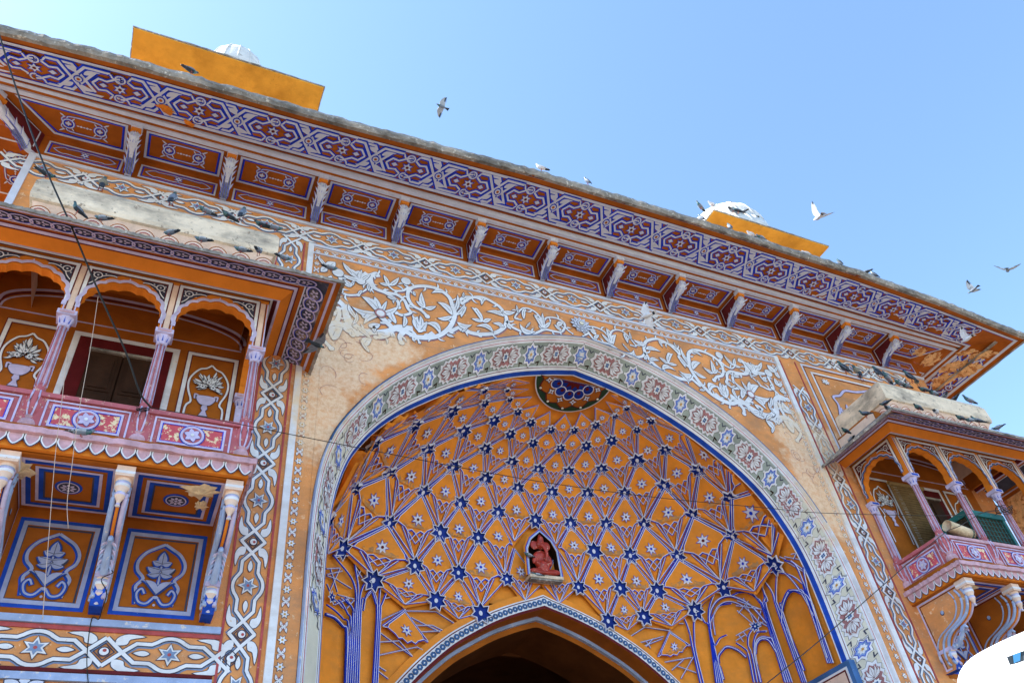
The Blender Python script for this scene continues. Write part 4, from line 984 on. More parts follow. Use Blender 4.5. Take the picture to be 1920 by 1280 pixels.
multi(c2, ((745, 1120), (775, 1120)), ((560, 560), (590, 600)), [[(520, 480), (440, 420), (350, 400)], [(530, 460), (470, 330), (390, 300)], [(560, 480), (540, 370), (545, 240)]])
multi(c3, ((1065, 1290), (1090, 1290)), ((1000, 1000), (1020, 1000)), [[(970, 850), (930, 740), (880, 670)], [(1010, 860), (1010, 760), (1025, 730)]])
multi(c3, ((1200, 1290), (1255, 1290)), ((1140, 820), (1165, 900)), [[(1100, 760), (1050, 670)], [(1135, 700), (1150, 600), (1200, 480)], [(1150, 760), (1180, 690), (1230, 620), (1330, 600)], [(1190, 960), (1230, 900), (1290, 870)]])
multi(c2, ((140, 1275), (190, 1275)), ((95, 1050), (150, 1050)), [[(60, 1000), (0, 960)], [(95, 980), (100, 900), (130, 850)], [(140, 960), (170, 880), (240, 870)]])
# pointed blind panels between the bundles (raised blue hood)
def hood(cf, pts, w_=.028, name='blind_arch'):
    P_ = vline([cf(*q) for q in pts], 5); mb = MB(); P2 = [q+(Vector((CX, YF-2.5, q.z))-q).normalized()*.01 for q in P_]
    mb.tube(P2, w_, B, 6); mb.tube([q+(Vector((CX, YF-2.5, q.z))-q).normalized()*.03 for q in P_], w_*.4, Wt, 5); link(name, clipY(mb), vo)
hood(c2, [(545, 1180), (380, 760), (375, 680), (400, 600), (430, 545), (500, 548), (560, 590), (740, 1120)])
hood(c2, [(200, 1275), (150, 1050), (160, 960), (200, 915), (260, 920), (300, 950), (380, 1200)])
hood(c1, [(395, 1280), (405, 850), (370, 790), (300, 720), (225, 690)])
hood(c3, [(1265, 1250), (1220, 1080), (1250, 1010), (1300, 970), (1390, 1000), (1460, 1060)])
def c8(x, y): return (1240+x/2.8235, 850+y/2.8235)
hood(c8, [(262, 930), (258, 850), (290, 785), (345, 755), (405, 765), (480, 810), (560, 900)], .026)
hood(c8, [(285, 960), (275, 870), (300, 812), (345, 785), (400, 792), (460, 830), (530, 910)], .018)
hood(c8, [(500, 1060), (505, 1010), (530, 982), (570, 990), (610, 1050)]); hood(c8, [(545, 655), (600, 622), (650, 630), (710, 690), (765, 775), (810, 860)], .022)
hood(c8, [(640, 900), (640, 850), (650, 785), (690, 727), (750, 738), (800, 800), (880, 1080)], .028)
hood(c1, [(290, 190), (370, 188), (480, 200)], .02); hood(c1, [(548, 660), (570, 545), (620, 490), (658, 560), (665, 680)], .018)
# small net inside the corner squinch
def netlines(cf, segs, stars_):
    mb = MB()
    for a, b in segs:
        P_ = [onvault(*cf(*a)), onvault(*cf(*b))]; P_ = [q+(Vector((CX, YF-2.5, q.z))-q).normalized()*.0 for q in P_]
        mb.tube(P_, .014, B, 5); mb.tube([q+(Vector((CX, YF-2.5, q.z))-q).normalized()*.014 for q in P_], .007, Wt, 4)
    link('squinch_net', clipY(mb), vo)
    for s_ in stars_:
        c = onvault(*cf(*s_)); nn = (Vector((CX, YF-2.5, c.z))-c).normalized(); u_ = nn.cross(Vector((0, 0, 1))).normalized(); v_ = u_.cross(nn)
        mb = MB(); p = Pen(mb, lambda u, v, h: c+u_*u+v_*v+nn*(h+.03)); p.fill(star(0, 0, .13, .07, 7), Wt, 1); p.fill(star(0, 0, .10, .052, 7), 'vdeep', 2); p.fill(circ(0, 0, .02, 6), Wt, 3); link('blue_star', clipY(mb), vo)
netlines(c2, [((10, 620), (200, 690)), ((60, 600), (150, 800)), ((10, 700), (80, 760)), ((80, 760), (150, 820)), ((0, 900), (90, 850)), ((0, 940), (80, 890)), ((90, 850), (150, 820)), ((150, 840), (230, 780)), ((160, 870), (250, 860)), ((20, 890), (60, 950)), ((60, 870), (100, 920)), ((190, 790), (260, 830)), ((100, 620), (20, 720)), ((200, 700), (170, 800)), ((0, 660), (210, 690))], [(155, 830)])
netlines(c1, [((235, 300), (350, 295)), ((240, 350), (370, 320)), ((350, 300), (270, 480)), ((270, 300), (330, 500)), ((240, 430), (270, 500)), ((320, 390), (450, 470)), ((330, 520), (470, 560)), ((300, 610), (440, 550)), ((360, 550), (450, 620)), ((400, 540), (440, 600)), ((410, 640), (470, 570)), ((310, 560), (380, 640)), ((240, 360), (330, 390))], [(272, 550)])
netlines(c1, [((490, 270), (640, 380)), ((520, 240), (600, 380)), ((570, 240), (500, 370)), ((640, 270), (560, 370)), ((690, 310), (600, 350)), ((750, 330), (640, 420)), ((800, 380), (700, 310)), ((620, 280), (700, 400)), ((540, 380), (480, 280))], [(628, 418)])
netlines(c3, [((940, 550), (1090, 640)), ((980, 530), (900, 620)), ((1040, 530), (960, 620)), ((1100, 530), (1010, 620)), ((1130, 560), (1050, 640)), ((900, 580), (980, 640)), ((1000, 540), (1080, 620)), ((860, 620), (940, 570))], [(1003, 668)])
netlines(c2, [((100, 80), (500, 130)), ((180, 180), (320, 60)), ((230, 60), (120, 130)), ((0, 160), (270, 290)), ((250, 70), (190, 180)), ((320, 100), (330, 290)), ((390, 270), (550, 300)), ((440, 300), (560, 390)), ((390, 300), (560, 400)), ((500, 200), (460, 290)), ((440, 250), (540, 230)), ((350, 270), (400, 290)), ((540, 240), (550, 380)), ((200, 20), (80, 90))], [(328, 328)])
cP = lambda x, y: (700+x/4.8, 1080+y/4.8)
netlines(cP, [((290, 310), (560, 315)), ((560, 315), (770, 450)), ((340, 370), (640, 520)), ((380, 440), (530, 440)), ((530, 440), (650, 500)), ((420, 500), (600, 490)), ((50, 500), (350, 720)), ((40, 590), (230, 580)), ((230, 580), (350, 720)), ((40, 710), (390, 635)), ((390, 635), (440, 660)), ((60, 400), (270, 300)), ((90, 200), (300, 160)), ((180, 180), (280, 300)), ((140, 100), (290, 310)), ((30, 800), (110, 850)), ((40, 850), (130, 920)), ((640, 90), (560, 160)), ((200, 130), (420, 240))], [])
netlines(c3, [((800, 830), (590, 800)), ((590, 800), (450, 890)), ((800, 830), (980, 960)), ((520, 940), (750, 880)), ((540, 980), (740, 900)), ((760, 1100), (990, 1060)), ((820, 1170), (920, 1080)), ((900, 1240), (1010, 1050)), ((860, 1130), (1030, 1190)), ((740, 760), (920, 770)), ((880, 680), (800, 830)), ((600, 920), (640, 980)), ((660, 900), (590, 980))], [])
# ---- inner arch: white and blue flowered band, soffit, back room
mb = MB(); IAc = [Vector((x, z)) for x, z in smooth(IA, 4)]
def iap(i, off, y):
    a = IAc[max(0, i-1)]; b = IAc[min(len(IAc)-1, i+1)]; d = (b-a).normalized(); n_ = Vector((-d.y, d.x)); n_ = n_ if n_.x > 0 or n_.y > 0 else -n_
    if i == 0: return Vector((0, y, IAc[0].y+off*1.12))
    return Vector((IAc[i].x+n_.x*off, y, IAc[i].y+n_.y*off))
bandsI = [(.36, .245, 'vault', 12.905), (.245, .22, 'wallwhite', 12.89), (.22, .20, 'dred', 12.888), (.20, .05, 'wallwhite', 12.886), (.05, 0, 'dred', 12.884)]
NI = len(IAc)
for a, b, mt, y in bandsI:
    for sx in (-1, 1):
        v = []
        for i in range(NI):
            for q in (iap(i, a, y), iap(i, b, y)): v.append((IAx+sx*q.x, q.y, q.z))
        mb.add(v, [(2*i, 2*i+1, 2*i+3, 2*i+2) for i in range(NI-1)], mt)
def soff(off, y0, y1, mt, off2=None):
    for sx in (-1, 1):
        v = []
        for i in range(NI):
            for q in (iap(i, off, y0), iap(i, off if off2 is None else off2, y1)): v.append((IAx+sx*q.x, q.y, q.z))
        mb.add(v, [(2*i, 2*i+1, 2*i+3, 2*i+2) for i in range(NI-1)], mt)
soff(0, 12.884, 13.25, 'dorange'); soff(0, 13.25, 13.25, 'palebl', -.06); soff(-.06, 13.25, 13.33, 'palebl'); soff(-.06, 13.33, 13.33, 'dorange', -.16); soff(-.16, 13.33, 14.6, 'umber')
ia = mb.build('inner_arch', gate)
fl = MB(); p = Pen(fl, lambda u, v, h: (u, -h, v)); 
for k in range(6): a = k*pi/3; p.fill(circ(.034*cos(a), .034*sin(a), .024, 7), 'steel', 1)
p.stroke(circ(0, 0, .05, 10), .006, 'walldark', 2, closed=True); p.fill(circ(0, 0, .014, 6), 'wallwhite', 3)
mf = fl.mesh('blue_flower')
for sx in (-1, 1):
    d = 0; last = None; acc = 0
    for i in range(NI):
        q = iap(i, .125, 12.882)
        if last is not None:
            seg = (q-last).length; t = .0
            while acc+seg-t*0 >= .112:
                f_ = (.112-acc)/seg; last = last.lerp(q, f_); seg = (q-last).length; acc = 0
                if last.z > 3.2: link('blue_flower', mf, ia, (IAx+sx*last.x, last.y, last.z))
            acc += seg
        last = q
link('blue_flower', mf, ia, (IAx, 12.882, IAc[0].y+.14))
# dark passage behind
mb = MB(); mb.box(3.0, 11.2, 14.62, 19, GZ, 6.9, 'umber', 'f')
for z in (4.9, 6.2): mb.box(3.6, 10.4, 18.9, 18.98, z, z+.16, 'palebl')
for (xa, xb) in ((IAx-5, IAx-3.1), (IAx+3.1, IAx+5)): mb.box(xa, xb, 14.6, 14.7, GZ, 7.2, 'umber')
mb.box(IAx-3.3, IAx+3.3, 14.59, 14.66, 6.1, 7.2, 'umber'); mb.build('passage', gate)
# low parapet panel at the right jamb of the vault
mb = MB(); q1 = atX(1590, 1235, 11.56); zt = q1.z; y0 = q1.y; y1 = y0+1.5
mb.box(11.56, 11.70, y0, y1, GZ, zt, 'steel'); mb.box(11.55, 11.56, y0+.09, y1, GZ, zt-.09, 'wallwhite'); mb.box(11.545, 11.55, y0+.13, y1, GZ, zt-.13, 'dred'); mb.box(11.54, 11.545, y0+.16, y1, GZ, zt-.16, 'stonepink'); mb.build('jamb_panel', gate)
# ---- niche for the idol
NX, NY = 7.03, 12.70
nw = .28
prof = [(-.30, 6.90), (-.285, 7.45), (-.20, 7.66), (0, 7.86), (.20, 7.66), (.285, 7.45), (.30, 6.90)]
prof = [(x*1.08, z) for x, z in prof]
mb = MB(); n = len(prof)
fr_ = [(NX+x, NY, z) for x, z in prof]; bk = [(NX+x, NY+.20, z) for x, z in prof]
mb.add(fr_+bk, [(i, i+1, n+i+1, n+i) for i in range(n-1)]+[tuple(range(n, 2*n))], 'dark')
p = Pen(mb, lambda u, v, h: (NX+u, NY-h, v)); p.stroke([(x*1.09, 6.9+(z-6.9)*1.03) for x, z in prof], .05, 'palebl', 1); p.stroke([(x*1.16, 6.9+(z-6.9)*1.05) for x, z in prof], .018, 'vblue', 1)
# surround in front of the net, so that the niche is a real recess of the wall slab
o_ = [(x*1.28, 6.9+(z-6.9)*1.08) for x, z in prof]
mb.add([(NX+x, NY-.002, z) for x, z in prof]+[(NX+x, NY+.02, z) for x, z in o_], [(i, i+1, n+i+1, n+i) for i in range(n-1)], 'vault')
mb.box(NX-.36, NX+.36, NY-.05, NY+.2, 6.84, 6.90, 'stone'); mb.box(NX-.34, NX+.34, NY-.035, NY+.1, 6.80, 6.84, 'lip'); mb.build('niche', gate)
# ================================================================ BALCONIES
COLH = [0, 1.21, 2.39, 3.58]
def balcony(x0, sg, label, detail, uc):
    """x0: axis of the column next to the arch; sg: direction away from it"""
    X = lambda u: x0+sg*u
    b = thing('balcony', label, 'balcony', (X(1.79), YW, 4.2), 'covered balconies flanking the arch')
    def bx(mb, u0, u1, y0, y1, z0, z1, mat, skip=''):
        a, c = sorted((X(u0), X(u1))); mb.box(a, c, y0, y1, z0, z1, mat, skip)
    U0, U1 = -.12, 3.70
    YFc = 8.85
    # floor slab and ledge
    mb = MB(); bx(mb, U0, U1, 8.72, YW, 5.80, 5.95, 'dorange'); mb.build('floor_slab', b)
    mb = MB(); rr = random.Random(4); n = 60
    for (pa, pb) in (((U0-.07, 8.62), (U1+.07, 8.62)), ((U0-.07, 8.62), (U0-.07, YW))):
        v = []
        nrm = (0, -1) if pa[1] == pb[1] else (-1, 0)
        for i in range(n+1):
            t = i/n; u = pa[0]+(pb[0]-pa[0])*t; y = pa[1]+(pb[1]-pa[1])*t; j = rr.uniform(-.006, .006)
            for du, z in ((-.12, 5.775), (j, 5.785+j), (j, 5.86+j), (-.12, 5.875)): v.append((X(u+nrm[0]*du), y+nrm[1]*du, z))
        mb.add(v, [(i*4+k, i*4+k+1, (i+1)*4+k+1, (i+1)*4+k) for i in range(n) for k in range(3)], 'pinkpale')
    led = mb.build('ledge', b)
    # hanging scallops under the ledge
    sc = MB(); prof = smooth([(-.07, .005), (-.066, -.06), (0, -.135), (.066, -.06), (.07, .005)], 4)
    v = [(x, -.012, z) for x, z in prof]+[(x, .03, z) for x, z in prof]; k = len(prof)
    sc.add(v, [tuple(range(k))]+[(i, i+1, k+i+1, k+i) for i in range(k-1)], 'pinkpale')
    p = Pen(sc, lambda u, v, h: (u, -.012-h, v)); p.stroke(prof, .015, 'wallwhite', 1); p.stroke([(x*1.18, z*1.1) for x, z in prof], .014, 'walldark', .4)
    ms = sc.mesh('scallop')
    mb = MB(); bx(mb, U0-.0, U1, 8.70, 8.76, 5.62, 5.775, 'orange'); bx(mb, U0, U0+.05, 8.76, YW, 5.62, 5.775, 'orange'); fa = mb.build('fringe_board', b)
    for i in range(23): link('scallop', ms, fa, (X(-.07+i*.166), 8.68, 5.775))
    for i in range(8): link('scallop', ms, fa, (X(U0-.02), 8.72+i*.166, 5.775), (0, 0, sg*-pi/2))
    # rail
    rp = MB(); bx(rp, -.02, COLH[3]+.02, 8.80, 8.88, 5.93, 6.41, 'pink'); bx(rp, -.1, COLH[3]+.06, 8.76, 8.93, 6.40, 6.46, 'pinkpale' if detail == 2 else 'pink'); bx(rp, -.04, .04, 8.88, YW, 5.93, 6.41, 'pink'); bx(rp, -.1, .07, 8.93, YW, 6.40, 6.46, 'pink')
    rail = rp.build('rail', b)
    def railpanel(name, mapf, wd, mt):
        mb = MB(); p = Pen(mb, mapf); a, hh = wd/2, .205
        q = [(-a, -hh), (-a, hh), (a, hh), (a, -hh)]
        p.stroke(q, .022, 'lilac', 3, closed=True); q2 = [(x*(1-.075/a), y*(1-.06/hh)) for x, y in q]
        p.fill(q2, mt, 1); p.stroke(q2, .026, 'lilac', 3.5, closed=True); p.stroke([(x*(1-.022/a), y*(1-.022/hh)) for x, y in q2], .012, 'ultra', 3, closed=True)
        # raised medallion ring
        p.stroke(circ(0, 0, .125, 28), .028, 'lilac', 5, closed=True); p.stroke(circ(0, 0, .146, 28), .012, 'royal', 4, closed=True)
        p.fill(circ(0, 0, .11, 24), 'pink', 4.5)
        for k in range(6):
            t = k*pi/3+.26; p.ofill(leafpoly((.012*cos(t), .012*sin(t)), (.10*cos(t), .10*sin(t)), .062), 'lilac', .004, 'royal', 6)
        p.fill(circ(0, 0, .022, 10), 'wallwhite', 9); mb.build(name, rail)
    for k in range(3):
        c = (COLH[k]+COLH[k+1])/2; railpanel('rail_panel', lambda u, v, h, c=c: (X(c+u), 8.797-h, 6.165+v), .90, 'pinkchip')
    railpanel('rail_panel', lambda u, v, h: (X(-.043)-sg*h, 9.42+u, 6.165+v), .84, 'pinkchip')
    # columns
    def column(u, y, half=False):
        cb = MB(); c = (X(u), y, 0)
        cb.lathe([(.115, 5.87), (.115, 5.93), (.10, 5.95), (.105, 6.02), (.085, 6.07), (.055, 6.09), (.07, 6.12), (.05, 6.15)], 12, 'pinkpale', c, smooth=False)
        cb.lathe([(.055, 6.13), (.08, 6.17), (.105, 6.26), (.107, 6.34), (.09, 6.44), (.07, 6.54), (.062, 6.62)], 16, 'pinkchip' if False else 'pink', c, flute=.10)
        for k in range(8):
            t = 2*pi*(k+.5)/8
            P_ = [(c[0]+r*cos(t), c[1]+r*sin(t), z) for r, z in ((.06, 6.13), (.085, 6.17), (.11, 6.27), (.108, 6.38), (.088, 6.48))]
            cb.tube(P_, .011, 'lilac', 5)
        col_ = cb.build('column', b)
        sh = MB(); sh.lathe([(.066, 6.56), (.060, 6.9), (.053, 7.3), (.050, 7.57)], 24, 'pinkpale', c, flute=.14)
        for k in range(12):
            t = 2*pi*k/12; sh.tube([(c[0]+r*cos(t), c[1]+r*sin(t), z) for r, z in ((.065, 6.58), (.060, 6.9), (.053, 7.3), (.050, 7.56))], .0075, 'pink' if k % 2 else 'lilac', 4)
        sh.build('shaft', col_)
        cp = MB(); cp.lathe([(.058, 7.555), (.075, 7.565), (.062, 7.585), (.068, 7.6), (.10, 7.70), (.105, 7.715)], 8, 'lilac', c, smooth=False, a0=pi/8, a1=2*pi+pi/8)
        cp.box(c[0]-.115, c[0]+.115, y-.115, y+.115, 7.715, 7.79, 'lilac')
        p = Pen(cp, lambda a, v, h: (c[0]+a, y-.116-h, v)); p.fill([(-.085, 7.73), (-.085, 7.775), (.085, 7.775), (.085, 7.73)], 'royal' if detail == 2 else 'pinkpale', 1)
        for k in range(8):
            t = 2*pi*k/8; r0, r1 = .07, .104
            q = [(c[0]+r*cos(t+d), c[1]+r*sin(t+d), z) for r, d, z in ((.074, -.12, 7.605), (.102, 0, 7.69), (.074, .12, 7.605))]
            cp.add(q, [(0, 1, 2)], 'royal')
        cp.build('capital', col_)
    for k, u in enumerate(COLH): column(u, YFc)
    column(0.0, YW-.04)
    # arcade: cusped arches between the columns
    ZC, ZTp = 7.79, 8.72
    def cusped(w_):
        hw = w_/2; base = []
        # nine lobes along a pointed arch, as u,z
        A = []
        nl = 9
        def env(t):   # t -1..1
            a = (1-abs(t))*pi/2
            return hw*(1 if t > 0 else -1)*cos(a)**.82, .16+.50*sin(a)**.92+.02*(1-abs(t))**3
        for i in range(nl):
            t0, t1 = -1+2*i/nl, -1+2*(i+1)/nl
            p0, p1 = Vector(env(t0)), Vector(env(t1)); d = p1-p0; nn = Vector((-d.y, d.x)).normalized()
            for j in range(5):
                f_ = j/5; A.append(p0+d*f_+nn*(.36*d.length*4*f_*(1-f_)*.55))
        A.append(Vector(env(1)))
        return [(-hw, 0), (-hw-.0, .10)]+[(a.x, a.y) for a in A]+[(hw, .10), (hw, 0)]
    def arch(name, mapf, w_, nb):
        """mapf(u, z, d): d depth behind the face"""
        A = cusped(w_-.20); H_ = ZTp-ZC; hw = w_/2
        mb = MB()
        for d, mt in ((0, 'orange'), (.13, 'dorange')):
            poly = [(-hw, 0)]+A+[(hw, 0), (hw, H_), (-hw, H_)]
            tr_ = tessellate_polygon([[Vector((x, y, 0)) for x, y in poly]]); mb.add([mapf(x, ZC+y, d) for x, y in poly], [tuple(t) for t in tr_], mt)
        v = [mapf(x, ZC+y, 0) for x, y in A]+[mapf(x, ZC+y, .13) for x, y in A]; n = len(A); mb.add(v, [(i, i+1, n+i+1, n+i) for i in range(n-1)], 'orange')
        a_ = mb.build(name, b)
        mb = MB(); p = Pen(mb, lambda x, y, h: mapf(x, ZC+y, -h-.002))
        E_ = [(x*1.035, y+.035 if abs(x) < hw*.8 else y) for x, y in A[1:-1]]
        fr = [(-hw+.075, .1), (-hw+.075, H_-.06), (hw-.075, H_-.06), (hw-.075, .1)]
        # dark spandrels
        for sx in (-1, 1):
            sp = [(sx*(hw-.10), .42), (sx*(hw-.10), H_-.085), (sx*.12, H_-.085), (sx*.24, H_-.14), (sx*.35, H_-.23), (sx*.42, H_-.33)]
            p.fill(sp, 'dred' if detail == 2 else 'walldark', 1)
            cx_ = sx*(hw-.19); cy_ = H_-.17
            p.ostroke(circ(cx_, cy_, .052, 16), .015, 'wallwhite', .006, 'walldark', 3, closed=True); p.fill(circ(cx_, cy_, .014, 6), 'wallwhite', 4)
            p.ostroke(smooth([(cx_-sx*.05, cy_-.01), (cx_-sx*.13, cy_+.03), (cx_-sx*.20, cy_+.035), (cx_-sx*.235, cy_+.02)], 4), .016, 'wallwhite', .006, 'walldark', 3)
            p.ostroke(smooth([(cx_-sx*.01, cy_-.05), (cx_+sx*.02, cy_-.12), (cx_+sx*.075, cy_-.19)], 4), .014, 'wallwhite', .005, 'walldark', 3)
            for q in ((-.09, .06), (.055, -.07), (.06, .05), (-.1, -.05)): p.fill(circ(cx_+sx*q[0], cy_+q[1]*.8, .012, 6), 'wallwhite', 3)
            p.stroke([(cx_-sx*.08, cy_-.05), (cx_-sx*.15, cy_-.035)], .02, 'orange', 3)
        p.ostroke(fr, .045, 'wallwhite', .012, 'dred', 5)
        p.stroke(E_, .05, 'steel' if detail == 2 else 'lilac', 6); p.stroke([(x*1.02, y+.012) for x, y in E_], .018, 'lilac', 7)
        p.fill([(-.03, H_-.2), (0, H_-.13), (.03, H_-.2)], 'lilac', 8)
        mb.build('spandrel_paint', a_)
    for k in range(3):
        c = (COLH[k]+COLH[k+1])/2; arch('cusped_arch', lambda x, z, d, c=c: (X(c+x), 8.79+d, z), COLH[k+1]-COLH[k], k)
    arch('cusped_arch', lambda x, z, d: (X(-.06)+sg*d, 9.40+x, z), 1.16, 3)
    # pilaster faces above the capitals
    for u in COLH:
        mb = MB(); bx(mb, u-.075, u+.075, 8.775, 8.92, ZC, ZTp+.0, 'orange'); p = Pen(mb, lambda a, v, h, u=u: (X(u+a), 8.774-h, v))
        p.fill([(-.042, ZC+.03), (-.042, ZTp-.06), (.042, ZTp-.06), (.042, ZC+.03)], 'stonepink', 1); p.stroke([(-.042, ZC+.03), (-.042, ZTp-.06)], .012, 'dred', 2); p.stroke([(.042, ZC+.03), (.042, ZTp-.06)], .012, 'dred', 2)
        p.stroke([(-.068, ZC), (-.068, ZTp-.06)], .016, 'lilac', 2); p.stroke([(.068, ZC), (.068, ZTp-.06)], .016, 'lilac', 2)
        mb.build('pilaster', b)
    # cornice rising to the balcony eave: mitred rings (offset d outwards, height z)
    def ring(d0, z0, d1, z1, mat, m, sm=False):
        f = lambda d, z: [(X(-.06-d), YW, z), (X(-.06-d), 8.79-d, z), (X(COLH[3]+.06+d), 8.79-d, z), (X(COLH[3]+.06+d), YW, z)]
        a, c = f(d0, z0), f(d1, z1); m.add(a+c, [(i, i+1, 4+i+1, 4+i) for i in range(3)], mat, sm)
    mb = MB()
    for d0, z0, d1, z1, mt in ((0, 8.70, .015, 8.74, 'dorange'), (.015, 8.74, .03, 8.755, 'dred'), (.03, 8.745, .065, 8.76, 'wallwhite'), (.065, 8.76, .085, 8.77, 'dred'), (.085, 8.77, .12, 8.68, 'dred'), (.12, 8.68, .155, 8.665, 'lilac'), (.155, 8.665, .30, 8.78, 'orange'), (.30, 8.775, .315, 8.785, 'dred'), (.315, 8.785, .36, 8.795, 'lilac'), (.36, 8.795, .38, 8.80, 'dred'), (.38, 8.80, .44, 8.775, 'rust'), (.44, 8.77, .46, 8.765, 'rustwhite'), (.46, 8.765, .74, 8.635, 'walldark'), (.74, 8.63, .79, 8.61, 'rust'), (.79, 8.60, .825, 8.59, 'lilac'), (.825, 8.59, .905, 8.53, 'rust')): ring(d0, z0, d1, z1, mt, mb)
    co = mb.build('cornice', b)
    # chain of ovals with small leaves on the underside
    ch = MB(); p = Pen(ch, lambda u, v, h: (u, -v, -h))
    p.stroke([(x, y) for x, y in circ(0, 0, .115, 20, ry=.082)], .028, 'ultra', 1, closed=True); p.stroke(circ(0, 0, .118, 20, ry=.085), .018, 'lilac', 2, closed=True)
    for t in range(5): a = t*2*pi/5; p.fill(leafpoly((.012*cos(a), .012*sin(a)), (.075*cos(a), .05*sin(a)), .028), 'lilac', 1+t*.2)
    p.fill(circ(0, 0, .016, 8), 'walldark', 3); p.stroke([(.09, -.09), (.12, -.10), (.135, -.08)], .014, 'lilac', 1.5)
    mch = ch.mesh('chain_link')
    tl = atan2(.13, .28)
    for k in range(20):
        u = -.50+k*.245
        if -.06-.58 <= u <= COLH[3]+.7: link('chain_link', mch, co, (X(u), 8.79-.60, 8.692), (tl, 0, 0)).scale = (1.18, 1.5, 1)
    for k in range(8): link('chain_link', mch, co, (X(-.06-.60), 8.38+k*.23, 8.692), Euler((tl, 0, -sg*pi/2) if sg < 0 else (tl, 0, -pi/2))).scale = (1.12, 1.45, 1)
    # slab edge of the eave with grooves
    mb = MB(); d = .92; pts = [(-.06-d, YW), (-.06-d, 8.79-d), (COLH[3]+.06+d, 8.79-d), (COLH[3]+.06+d, YW)]
    rr = random.Random(8+sg)
    for (a, c), nn in zip(zip(pts, pts[1:]), ((-1, 0), (0, -1), (1, 0))):
        L_ = hypot(c[0]-a[0], c[1]-a[1]); n = int(L_/.035); v = []
        for i in range(n+1):
            t = i/n; u, y = a[0]+(c[0]-a[0])*t, a[1]+(c[1]-a[1])*t; g = rr.choice((0, 0, .006, .012))
            for o_, z in ((-.04, 8.53), (-.03, 8.525), (.01-g, 8.505), (.014-g, 8.56), (-.03, 8.575)): v.append((X(u+nn[0]*o_), y+nn[1]*o_, z+rr.uniform(-.004, .004)))
        mb.add(v, [(i*5+k, i*5+k+1, (i+1)*5+k+1, (i+1)*5+k) for i in range(n) for k in range(4)], 'lip')
    ring(.90, 8.573, .04, 9.20, 'lip', mb); mb.build('eave_slab', b)
    # roof block: petalled cove and thick stone coping
    u0, u1, yb = uc+.155, 3.20+uc*.3, 8.74
    mb = MB()
    q0 = lambda u_, y_, z: (X(u_), y_, z)
    def rg(o0, z0, o1, z1, mat):
        f = lambda o, z: [q0(u0-o, YW, z), q0(u0-o, yb-o, z), q0(u1+o, yb-o, z), q0(u1+o, YW, z)]
        a, c = f(o0, z0), f(o1, z1); mb.add(a+c, [(i, i+1, 4+i+1, 4+i) for i in range(3)], mat)
    rg(-.10, 8.80, -.06, 9.26, 'stonepink'); rg(-.06, 9.26, .10, 9.58, 'stonepink')
    rg(.10, 9.58, .14, 9.60, 'stone'); rg(.14, 9.60, .155, 9.68, 'stone'); rg(.155, 9.68, .15, 9.98, 'stone'); rg(.15, 9.98, .10, 10.09, 'stone'); rg(.10, 10.09, -.3, 10.12, 'stone')
    bx(mb, u0+.2, u1-.2, yb+.2, YW, 10.0, 10.115, 'stone'); pb = mb.build('parapet', b)
    pt = MB(); prof = circ(0, .0, .155, 10, 0, pi)
    # petal tile (convex half disc, leaning with the cove)
    v = [(x, -.028, z) for x, z in prof]+[(x*.62, -.060, z*.62) for x, z in prof]+[(0, -.066, 0)]; k = len(prof)
    pt.add(v, [(i, i+1, k+i+1, k+i) for i in range(k-1)]+[(k+i, k+i+1, 2*k) for i in range(k-1)], 'stonepink'); 
    pt.add([(x, -.028, z) for x, z in prof]+[(x*1.02, .02, z) for x, z in prof], [(i, i+1, k+i+1, k+i) for i in range(k-1)], 'stonepink')
    for q in (.95, .62): pp = Pen(pt, lambda u, v, h, q=q: (u, (-.034 if q > .9 else -.066)-h, v)); pp.stroke([(x*q, z*q) for x, z in prof], .012, 'rust' if q > .9 else 'red', 1)
    mp_ = pt.mesh('petal_tile')
    for row, (z, o_, off) in enumerate(((9.36, .03, 0), (9.17, -.03, .17))):
        tlt = .46 if row == 0 else .1
        for i in range(11 if row == 0 else 10):
            u = u0+.02+off+i*.338
            if u < u1+.1: link('petal_tile', mp_, pb, (X(u), yb-o_, z), (tlt, 0, 0))
        for i in range(4):
            y = yb+.12+off*.9+i*.338
            if y < YW-.05: link('petal_tile', mp_, pb, (X(u0-o_), y, z), Euler((tlt, 0, -sg*pi/2) if sg < 0 else (tlt, 0, -pi/2)))
    # small notched crosses between the petals
    nt_ = MB(); 
    for q in ((-.05, 0), (-.02, .022), (.02, .022), (.05, 0), (0, .05)): nt_.box(q[0]-.014, q[0]+.014, -.012, .01, q[1]-.012, q[1]+.012, 'orange')
    mn = nt_.mesh('notch')
    for i in range(10): link('notch', mn, pb, (X(u0+.19+i*.338), yb+.055, 9.24))
    # room: back wall panelling, ceiling, door
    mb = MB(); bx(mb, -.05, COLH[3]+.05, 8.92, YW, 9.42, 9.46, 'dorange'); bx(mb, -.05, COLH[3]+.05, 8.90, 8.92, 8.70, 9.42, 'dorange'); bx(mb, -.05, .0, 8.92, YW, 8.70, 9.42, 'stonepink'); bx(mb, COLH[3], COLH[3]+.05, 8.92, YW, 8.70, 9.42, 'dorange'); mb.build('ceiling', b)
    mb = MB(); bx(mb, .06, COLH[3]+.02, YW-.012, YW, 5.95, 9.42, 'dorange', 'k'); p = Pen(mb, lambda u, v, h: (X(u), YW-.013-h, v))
    arc = [(1.79+1.66*cos(pi-pi*i/30)*1.0, 8.74+.45*sin(pi*i/30)**.8) for i in range(31)]
    p.stroke([(.12, 8.71), (3.5, 8.71)], .025, 'lilac', 2); p.stroke(arc, .03, 'lilac', 2); p.stroke([(1.79+(x-1.79)*1.03, y+.11) for x, y in arc], .05, 'lilac', 2); p.stroke([(1.79+(x-1.79)*1.015, y+.06) for x, y in arc], .035, 'dred', 1)
    bw = mb.build('back_wall', b)
